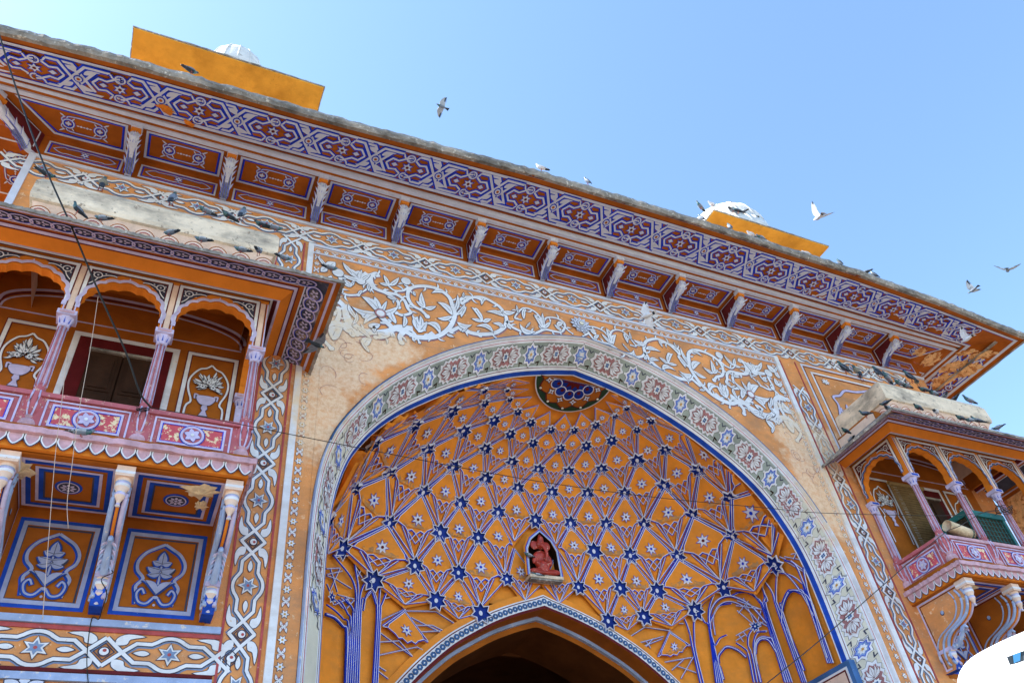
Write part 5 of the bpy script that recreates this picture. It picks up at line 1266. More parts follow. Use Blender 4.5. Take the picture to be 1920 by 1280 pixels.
    def vase(c):
        mb = MB(); p = Pen(mb, lambda u, v, h: (X(c+u), YW-.016-h, 7.93+v)); a_ = .34
        p.ostroke([(-a_, -1.5), (-a_, .57), (a_, .57), (a_, -1.5)], .055, 'wallwhite', .015, 'dred', 1)
        cu = smooth([(-.25, -.95), (-.26, -.45), (-.20, -.32), (-.27, -.1), (-.27, .1), (-.17, .28), (-.07, .33), (0, .40)], 4)
        p.ostroke(cu, .028, 'wallwhite', .008, 'dred', 1); p.ostroke([(-x, y) for x, y in cu], .028, 'wallwhite', .008, 'dred', 1)
        rr = random.Random(int(c*10))
        for k in range(60):
            a = rr.uniform(-.45, pi+.45); r0 = rr.uniform(.0, .14); r1 = r0+rr.uniform(.06, .12)*(1.3 if abs(a-pi/2) < .3 else 1)
            p.ofill(leafpoly((r0*cos(a), r0*sin(a)*1.25-.02), (r1*cos(a), r1*sin(a)*1.25-.02), rr.uniform(.022, .036), rr.uniform(-.1, .1), 5), 'wallwhite', .007, 'walldark', 1+(k % 8)*1.2)
        for q in ((0, .03), (-.07, -.06), (.08, -.06)):
            for t in range(7): a = t*.9; p.ofill(leafpoly((q[0], q[1]), (q[0]+.045*cos(a), q[1]+.045*sin(a)), .026, 0, 4), 'wallwhite', .004, 'walldark', 12)
            p.fill(circ(q[0], q[1], .014, 7), 'walldark', 14)
        p.ofill(smooth([(-.10, -.20), (-.13, -.26), (-.07, -.35), (0, -.365), (.07, -.35), (.13, -.26), (.10, -.20)], 3, True), 'lilac', .009, 'walldark', 2)
        for sx in (-1, 1): p.ostroke(smooth([(sx*.11, -.20), (sx*.16, -.19), (sx*.155, -.27)], 3), .022, 'lilac', .007, 'walldark', 2)
        p.ofill([(-.03, -.37), (-.045, -.43), (-.02, -.47), (-.06, -.56), (.06, -.56), (.02, -.47), (.045, -.43), (.03, -.37)], 'lilac', .008, 'walldark', 2)
        mb.build('vase_panel', b)
    vase(.50); vase(2.92)
    # door in the middle bay
    mb = MB(); c = 1.71
    bx(mb, c-.72, c+.72, YW-.03, YW-.012, 5.95, 8.52, 'wallwhite', 'k'); bx(mb, c-.63, c+.63, YW-.05, YW-.03, 5.95, 8.43, 'maroon', 'k'); dr = mb.build('door_frame', b)
    mb = MB(); bx(mb, c-.44, c+.44, YW-.056, YW-.05, 5.95, 8.18, 'dark', 'k')
    for sx in (-1, 1):
        bx(mb, c+sx*.012, c+sx*.43, YW-.085, YW-.056, 5.95, 8.16, 'wood', 'k')
        for z0, z1 in ((6.0, 6.7), (6.76, 7.4), (7.46, 8.1)):
            bx(mb, c+sx*.06, c+sx*.38, YW-.10, YW-.085, z0, z1, 'wood', 'k'); bx(mb, c+sx*.10, c+sx*.34, YW-.115, YW-.10, z0+.05, z1-.05, 'wood', 'k')
    mb.build('door', dr)
    mb = MB(); bx(mb, c-.46, c+.46, YW-.13, YW-.05, 8.15, 8.19, 'lip', 'k'); mb.build('lintel', dr)
    # ---- underside: soffit coffers, brackets, lotus panels
    mb = MB(); bx(mb, U0+.02, U1-.02, 8.78, YW, 5.60, 5.63, 'dorange'); so = mb.build('soffit', b)
    BR = [.02, 1.235, 2.42, 3.60]
    for k in range(3):
        ua, ub = BR[k]+.10, BR[k+1]-.10; c, hw = (ua+ub)/2, (ub-ua)/2
        mb = MB(); p = Pen(mb, lambda u, v, h: (X(c+u), 9.38+v, 5.60-h))
        r = lambda i: [(-hw+i, -.52+i), (-hw+i, .52-i), (hw-i, .52-i), (hw-i, -.52+i)]
        p.stroke(r(.02), .05, 'lilac', 1, closed=True); p.stroke(r(.065), .055, 'royal', 1.5, closed=True); p.stroke(r(.16), .04, 'lilac', 1, closed=True); p.stroke(r(.20), .05, 'royal', 1.5, closed=True); p.stroke(r(.235), .02, 'walldark', 1.2, closed=True)
        p.fill(circ(0, 0, .15, 24), 'royal', 1); p.stroke(circ(0, 0, .115, 24), .014, 'lilac', 3, closed=True); p.fill(circ(0, 0, .105, 24), 'walldark', 2)
        for t in range(8): a = t*pi/4; p.fill(leafpoly((.03*cos(a), .03*sin(a)), (.09*cos(a), .09*sin(a)), .035), 'lilac', 4)
        p.fill(circ(0, 0, .02, 8), 'lilac', 4); mb.build('soffit_panel', so)
        if k == 0: patch_on(lambda u, v, h: (X(u), v, 5.596-h), c-.25, 9.10, .24, 31, 'patchpale', .8, parent=so)
        if k == 0: patch_on(lambda u, v, h: (X(u), v, 5.594-h), c-.30, 9.42, .10, 32, 'patchpale', 1.3, parent=so)
        if k == 1: patch_on(lambda u, v, h: (X(u), v, 5.596-h), ub+.02, 9.12, .17, 33, 'patchpale', 1.4, parent=so)
        # lotus panel on the wall below
        mb = MB(); bx(mb, BR[k], BR[k+1], YW-.02, YW, 4.285, 5.60, 'dorange', 'k'); p = Pen(mb, lambda u, v, h: (X(c+u), YW-.021-h, 4.93+v))
        r = lambda i: [(-hw+i, -.60+i), (-hw+i, .58-i), (hw-i, .58-i), (hw-i, -.60+i)]
        p.stroke(r(.055), .05, 'royal', 1, closed=True); p.stroke(r(.10), .05, 'slateblue', 1.5, closed=True); p.stroke([(x+.012, y-.012) for x, y in r(.135)], .022, 'walldark', 1, closed=True)
        cu = smooth([(-.20, -.42), (-.22, -.30), (-.24, -.2), (-.18, -.10), (-.26, .0), (-.27, .12), (-.20, .24), (-.10, .31), (0, .37)], 4)
        for sx in (-1, 1):
            p.stroke([(sx*x+.014, y-.01) for x, y in cu], .055, 'royal', 1); p.stroke([(sx*x, y) for x, y in cu], .036, 'slateblue', 3)
        p.stroke([(0, -.3), (0, .1)], .05, 'royal', 2); p.stroke([(0, -.3), (0, .1)], .022, 'slateblue', 4)
        for (a, e, w_, bd, wh) in (((0, .08), (0, .26), .10, 0, 1), ((0, .10), (-.11, .13), .075, .1, 1), ((0, .10), (.11, .13), .075, -.1, 1), ((0, .02), (-.16, .05), .085, .15, 1), ((0, .02), (.16, .05), .085, -.15, 1), ((0, -.02), (-.14, -.05), .07, .1, 1), ((0, -.02), (.14, -.05), .07, -.1, 1), ((0, -.30), (-.18, -.13), .075, -.2, 1), ((0, -.30), (.18, -.13), .075, .2, 1)):
            p.fill(leafpoly((a[0], a[1]-.008), (e[0]*1.12, e[1]+(.03 if e[0] == 0 else -.008)), w_*1.5, bd), 'walldark', 4.6); p.fill(leafpoly((a[0], a[1]-.005), (e[0]*1.07, e[1]+(.015 if e[0] == 0 else -.004)), w_*1.3, bd), 'royal', 5); p.fill(leafpoly(a, e, w_, bd), 'slateblue', 5.8)
            p.stroke([a, (e[0]*.85, e[1]*.95 if e[1] > 0 else e[1])], .006, 'walldark', 6.6)
        for sx in (-1, 1):
            sp = smooth([(sx*.02, -.34), (sx*.09, -.42), (sx*.18, -.40), (sx*.215, -.30), (sx*.17, -.24), (sx*.13, -.30)], 4)
            p.stroke(sp, .065, 'walldark', 3.2); p.stroke(sp, .052, 'royal', 3.6); p.stroke([(x, y+.006) for x, y in sp], .022, 'slateblue', 4.4)
        p.fill(circ(0, -.335, .035, 10, ry=.02), 'slateblue', 6); p.fill(circ(0, -.43, .016, 8), 'slateblue', 5)
        mb.build('lotus_panel', b)
    # scroll brackets
    def bracket(u, k):
        mb = MB(); hw = .07
        side_ = [(YW-.0, 5.60), (8.80, 5.60), (8.80, 5.52), (8.98, 5.50)]
        S_ = [(8.98, 5.50), (8.93, 5.36), (8.97, 5.20), (9.10, 5.06), (9.30, 4.98), (9.50, 4.92), (9.64, 4.82), (9.72, 4.66), (9.74, 4.50), (9.70, 4.42)]
        S_ = smooth(S_, 4); poly = side_[:3]+S_+[(9.74, 4.34), (YW, 4.34)]
        tr_ = tessellate_polygon([[Vector((x, y, 0)) for x, y in poly]])
        for sx in (-1, 1): mb.add([(X(u)+sx*hw, y, z) for y, z in poly], [tuple(t) for t in tr_], 'dorange' if k else 'wall')
        n = len(poly); mb.add([(X(u)-hw, y, z) for y, z in poly]+[(X(u)+hw, y, z) for y, z in poly], [(i, (i+1) % n, n+(i+1) % n, n+i) for i in range(n)], 'royal')
        br = mb.build('bracket', b)
        # raised volute mouldings along the S on the edge and both sides
        mb = MB()
        for sx, mt in ((-1, 'palebl'), (1, 'lilac')): mb.tube([(X(u)+sx*(hw-.012), y-.012, z) for y, z in S_], .026, mt, 6)
        mb.tube([(X(u), y-.016, z-.004) for y, z in S_[:-8]], .020, 'orange', 6)
        for sx in (-1, 1):
            mb.tube([(X(u)+sx*(hw+.006), y+.09, z) for y, z in S_], .022, 'palebl', 6); mb.tube([(X(u)+sx*(hw+.006), y+.22, z+.02) for y, z in S_[:-4]], .013, 'palebl', 6)
            p = Pen(mb, lambda a, v, h, sx=sx: (X(u)+sx*(hw+.002+h), a, v)); p.stroke([(9.0, 5.57), (9.93, 5.57), (9.93, 4.38), (9.80, 4.38)], .03, 'lilac', 1); p.stroke([(9.0, 5.535), (9.895, 5.535), (9.895, 4.4)], .016, 'dred', 1)
            p.fill(circ(9.50, 5.26, .045, 10), 'walldark', 1); p.fill(circ(9.495, 5.268, .035, 10), 'palebl', 2)
        # acanthus leaf curling off the lower bend
        for j in range(6):
            t = j/5; q = (9.58-.28*t, 4.74+.03*sin(t*3)+.14*t); 
            for sx in (-1, 1):
                a = (X(u)+sx*.02, q[0], q[1]); e = (X(u)+sx*(.085), q[0]-.03, q[1]-.10+.05*t); s2 = (X(u)+sx*.03, q[0]-.06, q[1]+.0)
                mb.add([a, e, s2, (X(u)+sx*.07, q[0]-.05, q[1]-.02)], [(0, 1, 3), (1, 2, 3), (0, 3, 2)], 'lilac' if j % 2 else 'palebl')
        mb.tube([(X(u), 9.62, 4.70), (X(u), 9.50, 4.72), (X(u), 9.38, 4.82), (X(u), 9.30, 4.92), (X(u), 9.24, 4.93), (X(u), 9.21, 4.88)], .04, 'palebl', 8, [.05, .045, .04, .035, .03, .02])
        mb.build('scroll_moulding', br)
        def pendant(y, z, s, nm):
            mb = MB(); pr = [(.10, 0), (.10, -.05), (.085, -.06), (.10, -.09), (.095, -.13), (.06, -.20), (.07, -.22), (.07, -.25), (.045, -.30), (.03, -.33), (.022, -.36), (.035, -.40), (.0, -.41)]
            mats = ['stonepink', 'palebl', 'lilac', 'wallwhite', 'stonepink', 'palebl', 'lilac', 'stonepink', 'stonepink', 'stonepink', 'lilac', 'wallwhite']
            mb.lathe([(r*s, z_*s) for r, z_ in pr], 14, 'stonepink', (X(u), y, z), mats=mats); mb.build(nm, br)
        mb = MB(); mb.box(X(u)-.10, X(u)+.10, 8.76, 9.0, 5.47, 5.60, 'stonepink'); mb.box(X(u)-.105, X(u)+.105, 8.755, 9.005, 5.50, 5.535, 'wallwhite'); mb.build('bracket_head', br)
        pendant(8.87, 5.47, .85, 'pendant')
        mb = MB(); mb.box(X(u)-.085, X(u)+.085, 9.66, 9.95, 4.66, 4.72, 'lilac'); mb.box(X(u)-.06, X(u)+.06, 9.70, 9.95, 4.42, 4.66, 'royal'); mb.build('bracket_foot', br)
        pendant(9.74, 4.68, .80, 'pendant')
    for k, u in enumerate(BR): bracket(u, k)
    # blue framed wall panel beside the room at rail height (seen between the first column and the wall)
    mb = MB(); bx(mb, -.01, .07, YW-.10, YW, 5.95, 7.6, 'lilac', 'k'); mb.build('half_pilaster', b)
    return b
bl = balcony(.77, -1, 'left covered balcony with three cusped arches and a dark door, above blue lotus panels', 1, -.08)
brr = balcony(13.36, 1, 'right covered balcony holding a green air cooler and a hanging bamboo blind', 2, .14)
# ================================================================ ROOFTOP PAVILIONS
def pavilion(cx, cy, dx, dy, lab, dcx, dtop, dr):
    t = thing('rooftop_pavilion', lab, 'pavilion', (cx, cy, 13.5), 'domed pavilions on the gate roof')
    mb = MB(); rr = random.Random(int(cx)); n = 30
    z0, z1 = 17.0, 17.07
    mb.box(cx-dx, cx+dx, cy-dy, cy+dy, z0, z0+.03, 'yellow')
    mb.build('slab', t)
    mb = MB(); v = []
    ring_ = [(cx-dx, cy-dy), (cx+dx, cy-dy), (cx+dx, cy+dy), (cx-dx, cy+dy), (cx-dx, cy-dy)]
    for (a, b_) in zip(ring_, ring_[1:]):
        for i in range(n):
            q = (a[0]+(b_[0]-a[0])*i/n, a[1]+(b_[1]-a[1])*i/n); d = Vector((q[0]-cx, q[1]-cy)).normalized()*rr.uniform(.02, .035)
            v += [(q[0], q[1], z0+.0305), (q[0]+d.x, q[1]+d.y, z0+.034), (q[0]+d.x, q[1]+d.y, z1+rr.uniform(-.01, .012)), (q[0]*.98+cx*.02, q[1]*.98+cy*.02, z1+.03)]
    N = len(v)//4; mb.add(v, [(i*4+k, i*4+k+1, ((i+1) % N)*4+k+1, ((i+1) % N)*4+k) for i in range(N) for k in range(3)], 'lip'); mb.box(cx-dx+.1, cx+dx-.1, cy-dy+.1, cy+dy-.1, z1, z1+.04, 'lip'); mb.build('slab_edge', t)
    for sx in (-1, 1):
        for sy in (-.1, .75): mb = MB(); mb.lathe([(.16, 13.5), (.16, 13.8), (.11, 13.9), (.10, 16.5), (.17, 16.8), (.17, 17.0)], 12, 'yellow', (cx+sx*(dx-.7), cy+sy, 0)); mb.build('pillar', t)
    mb = MB(); prof = [(dr*1.02, z1), (dr*1.03, z1+.35)]+[(dr*cos(a)**.8, z1+.35+(dtop-z1-.35)*sin(a)) for a in [i*pi/2/12*.985 for i in range(13)]]
    mb.lathe(prof, 32, 'dome', (dcx, cy, 0)); d = mb.build('dome', t)
    mb = MB()
    for k in range(16):
        a = k*2*pi/16; mb.tube([(dcx+r*cos(a), cy+r*sin(a), z) for r, z in prof[1:]], .02, 'dome', 4)
    mb.build('dome_rib', d)
pavilion(-.55, 11.1, 2.02, 1.2, 'rooftop pavilion with yellow slab and grey ribbed dome, above the left balcony', -.49, 19.25, .80)
pavilion(14.5, 11.1, 2.08, 1.2, 'rooftop pavilion with yellow slab and white dome crowded by pigeons', 13.98, 18.75, 1.2)
# ================================================================ THINGS ON THE RIGHT BALCONY
t = thing('air_cooler', 'teal green metal evaporative air cooler on the right balcony', 'air cooler', (15.25, 9.35, 5.95))
M['teal'] = paint('teal_enamel', (.03, .17, .17), (.35, .25, .18), .4, 12, .3, 4, rough=.45)
M['grille'] = paint('straw_pad', (.055, .045, .03), (.25, .2, .12), .5, 60, .4, 30, bump=1)
M['bamboo'] = paint('bamboo_blind', (.30, .19, .08), (.12, .07, .03), .4, 16, .3, 5)
x0, x1, y0, y1, z0, z1 = 14.78, 15.86, 9.02, 9.72, 6.0, 7.32
mb = MB(); mb.box(x0+.03, x1-.03, y0+.03, y1-.03, z0, z1-.02, 'grille'); mb.build('straw_pad', t)
for sx in (x0, x1-.07):
    for sy in (y0, y1-.07): mb = MB(); mb.box(sx, sx+.07, sy, sy+.07, z0-.05, z1, 'teal'); mb.build('post', t)
mb = MB(); mb.box(x0-.015, x1+.015, y0-.015, y1+.015, z1-.10, z1+.02, 'teal'); mb.build('lid', t)
mb = MB(); mb.box(x0-.004, x1+.004, y0-.004, y1+.004, z0, z0+.2, 'teal'); mb.build('tank', t)
mb = MB(); rr = random.Random(6)
for k in range(9): mb.box(x0+.1+k*.105, x0+.112+k*.105, y0+.018, y0+.026, z0+.2, z1-.1, 'teal')
for k in range(9): mb.box(x0+.07, x1-.07, y0+.014, y0+.018, z0+.26+k*.11, z0+.268+k*.11, 'teal')
mb.build('wire_grille', t)
t = thing('bamboo_blind', 'brown bamboo blind hanging unrolled inside the right balcony door', 'blind', (14.3, 9.86, 7.9))
mb = MB(); mb.tube([(13.98, 9.80, 8.32), (15.0, 9.80, 8.32)], .045, 'bamboo', 8); mb.build('roller', t)
sl = MB(); sl.tube([(-.48, 0, 0), (.48, 0, 0)], .011, 'bamboo', 5); msl = sl.mesh('slat')
for k in range(64): link('slat', msl, t, (14.49, 9.81+.004*(k % 2), 8.26-k*.030), (0, random.uniform(-.012, .012), 0))
t = thing('rolled_mat', 'rolled beige mat with a blue end leaning on the right balcony rail', 'mat', (14.1, 8.99, 6.6))
mb = MB(); a_, b_ = atY(1775, 985, 9.0), atY(1822, 1003, 9.0); mb.tube([a_, a_.lerp(b_, .5)+Vector((0, 0, .0)), b_], .115, 'patchpale', 14); mb.build('roll', t)
mb = MB(); mb.tube([b_.lerp(a_, .12), b_+(b_-a_)*.10], .12, 'teal', 12, .10); mb.build('end_band', t)
# sunlit wall of the next building, seen through the far side arch of the right balcony
t = thing('neighbour_wall', 'sunlit peach plaster wall beyond the right balcony', 'wall', (18.2, 14, GZ))
mb = MB(); mb.box(17.62, 18.0, 9.3, 9.9, 5.0, 8.4, 'patch'); mb.build('buttress', t)
# ================================================================ ROUND-CORNERED WHITE SIGN, close to the camera
M['acrylic'] = plain('white_acrylic', (.95, .95, .95), .3)
_a = M['acrylic'].node_tree.nodes['Principled BSDF']; _a.inputs['Emission Color'].default_value = (1, 1, 1, 1); _a.inputs['Emission Strength'].default_value = .8  # glow added to the panel so it comes out blown-out white
M['signblue'] = plain('sign_blue', (.10, .42, .75), .4); M['signgrey'] = plain('sign_grey', (.05, .045, .04), .4); M['signblack'] = plain('sign_black', (.005, .005, .005), .4)
ys = 6.0; sp = lambda px, py, d=0: atY(px, py, ys-d) if not d else atY(px, py, ys)-Vector((0, d, 0))
outl_ = [sp(*q) for q in smooth([(1960, 1168), (1920, 1183), (1870, 1205), (1835, 1226), (1816, 1250), (1810, 1280), (1812, 1330)], 5)]
far = [Vector((outl_[0].x+1.3, ys, outl_[0].z)), Vector((outl_[0].x+1.3, ys, outl_[-1].z-.6)), Vector((outl_[-1].x, ys, outl_[-1].z-.6))]
poly = outl_+far; t = thing('white_sign', 'blown-out white sign with a rounded corner at the lower right edge, close to the camera', 'sign', (poly[-1].x+.6, ys, GZ))
mb = MB(); n = len(poly); tr_ = tessellate_polygon([[Vector((q.x, q.z, 0)) for q in poly]])
mb.add([q for q in poly]+[q+Vector((0, .12, 0)) for q in poly], [tuple(k) for k in tr_]+[tuple(k+n for k in q) for q in tr_]+[(i, (i+1) % n, n+(i+1) % n, n+i) for i in range(n)], 'acrylic'); mb.build('panel', t)
def sq(pts, mat, d, nm): mb = MB(); mb.add([sp(*q, d) for q in pts], [tuple(range(len(pts)))], mat); mb.build(nm, t)
sq([(1887, 1231), (1908, 1223), (1920, 1219), (1920, 1238), (1906, 1243), (1893, 1246)], 'signgrey', .004, 'letter'); sq([(1898, 1227), (1913, 1222), (1912, 1238), (1900, 1243)], 'signblue', .007, 'letter'); sq([(1913, 1222), (1922, 1218), (1922, 1226), (1914, 1230)], 'signblack', .010, 'letter')
mb = MB(); mb.tube([(poly[-1].x+.8, ys+.1, GZ), (poly[-1].x+.8, ys+.1, poly[-1].z+.3)], .05, 'signgrey', 10); mb.build('post', t)
# ================================================================ CABLES AND THREADS
def cable(name, label, pts, r, mat='cable', cat='cable', k=5):
    """pts: (px, py, y)"""
    P_ = [atY(*q) for q in pts]; out = []
    N = len(P_)
    for i in range(N-1):
        p1, p2 = P_[i], P_[i+1]; p0 = P_[i-1] if i else p1*2-p2; p3 = P_[i+2] if i < N-2 else p2*2-p1
        for j in range(k): t_ = j/k; out.append(.5*((2*p1)+(p2-p0)*t_+(2*p0-5*p1+4*p2-p3)*t_*t_+(3*p1-p0-3*p2+p3)*t_**3))
    out.append(P_[-1]); mb = MB(); mb.tube(out, r, mat, 6); o = mb.build(name); return tag(o, label, cat)
cable('cable', 'thick black cable slanting down from the top left corner to a balcony column', [(-30, -60, 7.6), (0, 70, 7.7), (67, 270, 7.9), (134, 425, 8.1), (188, 554, 8.3), (235, 658, 8.5), (262, 735, 8.65), (283, 764, 8.70)], .012)
cable('cable', 'thin black wire stretched across the arch between the two balconies', [(283, 764, 8.70), (345, 775, 8.65), (430, 791, 8.5), (560, 817, 8.3), (728, 850, 8.1), (896, 882, 8.0), (1050, 908, 8.0), (1240, 933, 8.1), (1452, 953, 8.3), (1541, 961, 8.4), (1771, 966, 8.6), (1878, 957, 8.72)], .005)
cable('cable', 'thin black wire rising from the bottom edge to the right balcony rail', [(1380, 1325, 7.6), (1438, 1280, 7.7), (1545, 1193, 7.95), (1686, 1070, 8.4), (1768, 1001, 8.7), (1800, 985, 8.72), (1842, 961, 8.74), (1878, 955, 8.75)], .007)
cable('wire_coil', 'tangle of black wire wound round the middle column above the left rail', [(268+13*cos(i*1.3), 765+3*sin(i*1.9)+i*.3, 8.72+.05*sin(i*1.3+1.2)) for i in range(14)], .005, k=3)
cable('wire_coil', 'tangle of dark wire and cord tied round a column of the right balcony', [(1882+17*cos(i*1.5), 952+9*sin(i*2.1)+i*.3, 8.72+.08*sin(i*1.3)) for i in range(20)], .006, k=3)
cable('wire_coil', 'black wire looped round a bracket under the left balcony', [(198, 1030, 9.6), (215, 1040, 9.55), (196, 1060, 9.55), (212, 1072, 9.58), (190, 1085, 9.6), (200, 1110, 9.6), (192, 1140, 9.65), (185, 1160, 9.8), (172, 1160, 9.94), (163, 1230, 9.94), (166, 1290, 9.94)], .006)
cable('thread', 'pale loose thread hanging in front of the left balcony door down to the soffit', [(184, 556, 8.3), (170, 650, 8.3), (150, 760, 8.3), (140, 830, 8.35), (134, 880, 8.4), (126, 940, 8.4), (128, 990, 8.4)], .0035, 'string', 'thread')
cable('thread', 'pale thread hanging beside the column down past the lotus panels', [(126, 660, 8.6), (115, 760, 8.5), (106, 830, 8.5), (98, 920, 8.5), (92, 1000, 8.5), (85, 1090, 8.5), (80, 1160, 8.5)], .0035, 'string', 'thread')
# ================================================================ THE IDOL IN THE NICHE
def meta(name, blobs, res=.012, thr=.6):
    mbd = bpy.data.metaballs.new(name); mbd.resolution = res; mbd.render_resolution = res; mbd.threshold = thr
    for (c, r, sc, rot) in blobs:
        e = mbd.elements.new(type='ELLIPSOID'); e.co = c; e.radius = r; e.size_x, e.size_y, e.size_z = sc; e.rotation = Euler(rot).to_quaternion()
    o = bpy.data.objects.new(name+'_m', mbd); COL.objects.link(o); bpy.context.view_layer.update()
    dg = bpy.context.evaluated_depsgraph_get(); me = bpy.data.meshes.new_from_object(o.evaluated_get(dg)); bpy.data.objects.remove(o); return me
bl_ = []
def el(x, y, z, sx, sy, sz, rot=(0, 0, 0)): sx, sy, sz = sx*1.22, sy*1.2, sz*1.1; bl_.append(((x, y, z), 1.0*.06/.06*.06*1.45, (sx/.06, sy/.06, sz/.06) if False else (sx/.06, sy/.06, sz/.06), rot))
el(0, .02, .20, .12, .085, .12)        # belly
el(0, .03, .40, .125, .07, .10)         # chest
el(-.135, .02, .33, .04, .04, .10, (0, .35, 0)); el(.135, .02, .33, .04, .04, .10, (0, -.35, 0))
el(-.11, -.03, .22, .035, .06, .04); el(.12, -.03, .24, .035, .06, .04)
el(0, 0, .60, .085, .08, .085)          # head
el(-.12, .02, .59, .065, .02, .09); el(.12, .02, .59, .065, .02, .09)   # ears
el(0, -.03, .70, .05, .05, .06); el(0, 0, .76, .028, .028, .04)
for i in range(7):
    t_ = i/6; el(.01+.05*sin(t_*2.6), -.07-.02*sin(t_*3), .56-.26*t_, .034-.010*t_, .034-.010*t_, .036)
el(-.15, -.03, .08, .12, .07, .055, (0, 0, .25)); el(.15, -.03, .08, .12, .07, .055, (0, 0, -.25))
el(-.05, -.09, .04, .10, .045, .035); el(.08, -.09, .045, .09, .045, .035)
me = meta('deity_statue', bl_, .014)
for k in (me.materials,): me.materials.clear(); me.materials.append(M['idol'])
for p_ in me.polygons: p_.use_smooth = True
zz = [v.co.z for v in me.vertices]; xx = [v.co.x for v in me.vertices]
if zz:
    s_ = .90/(max(zz)-min(zz)); sx_ = .64/(max(xx)-min(xx))
    for v in me.vertices: v.co = Vector((v.co.x*sx_, v.co.y*.9, (v.co.z-min(zz))*s_))
st_ = link('deity_statue', me, None, (NX-.01, NY+.02, 6.905)); st_.scale = (1, 1, 1)
tag(st_, 'vermilion stone idol with elephant head seated in the pointed niche of the vault', 'statue')
# ================================================================ GROUND
g = MB(); g.quad((-120, -120, GZ), (140, -120, GZ), (140, 120, GZ), (-120, 120, GZ), 'ground'); tag(g.build('ground'), kind='structure')
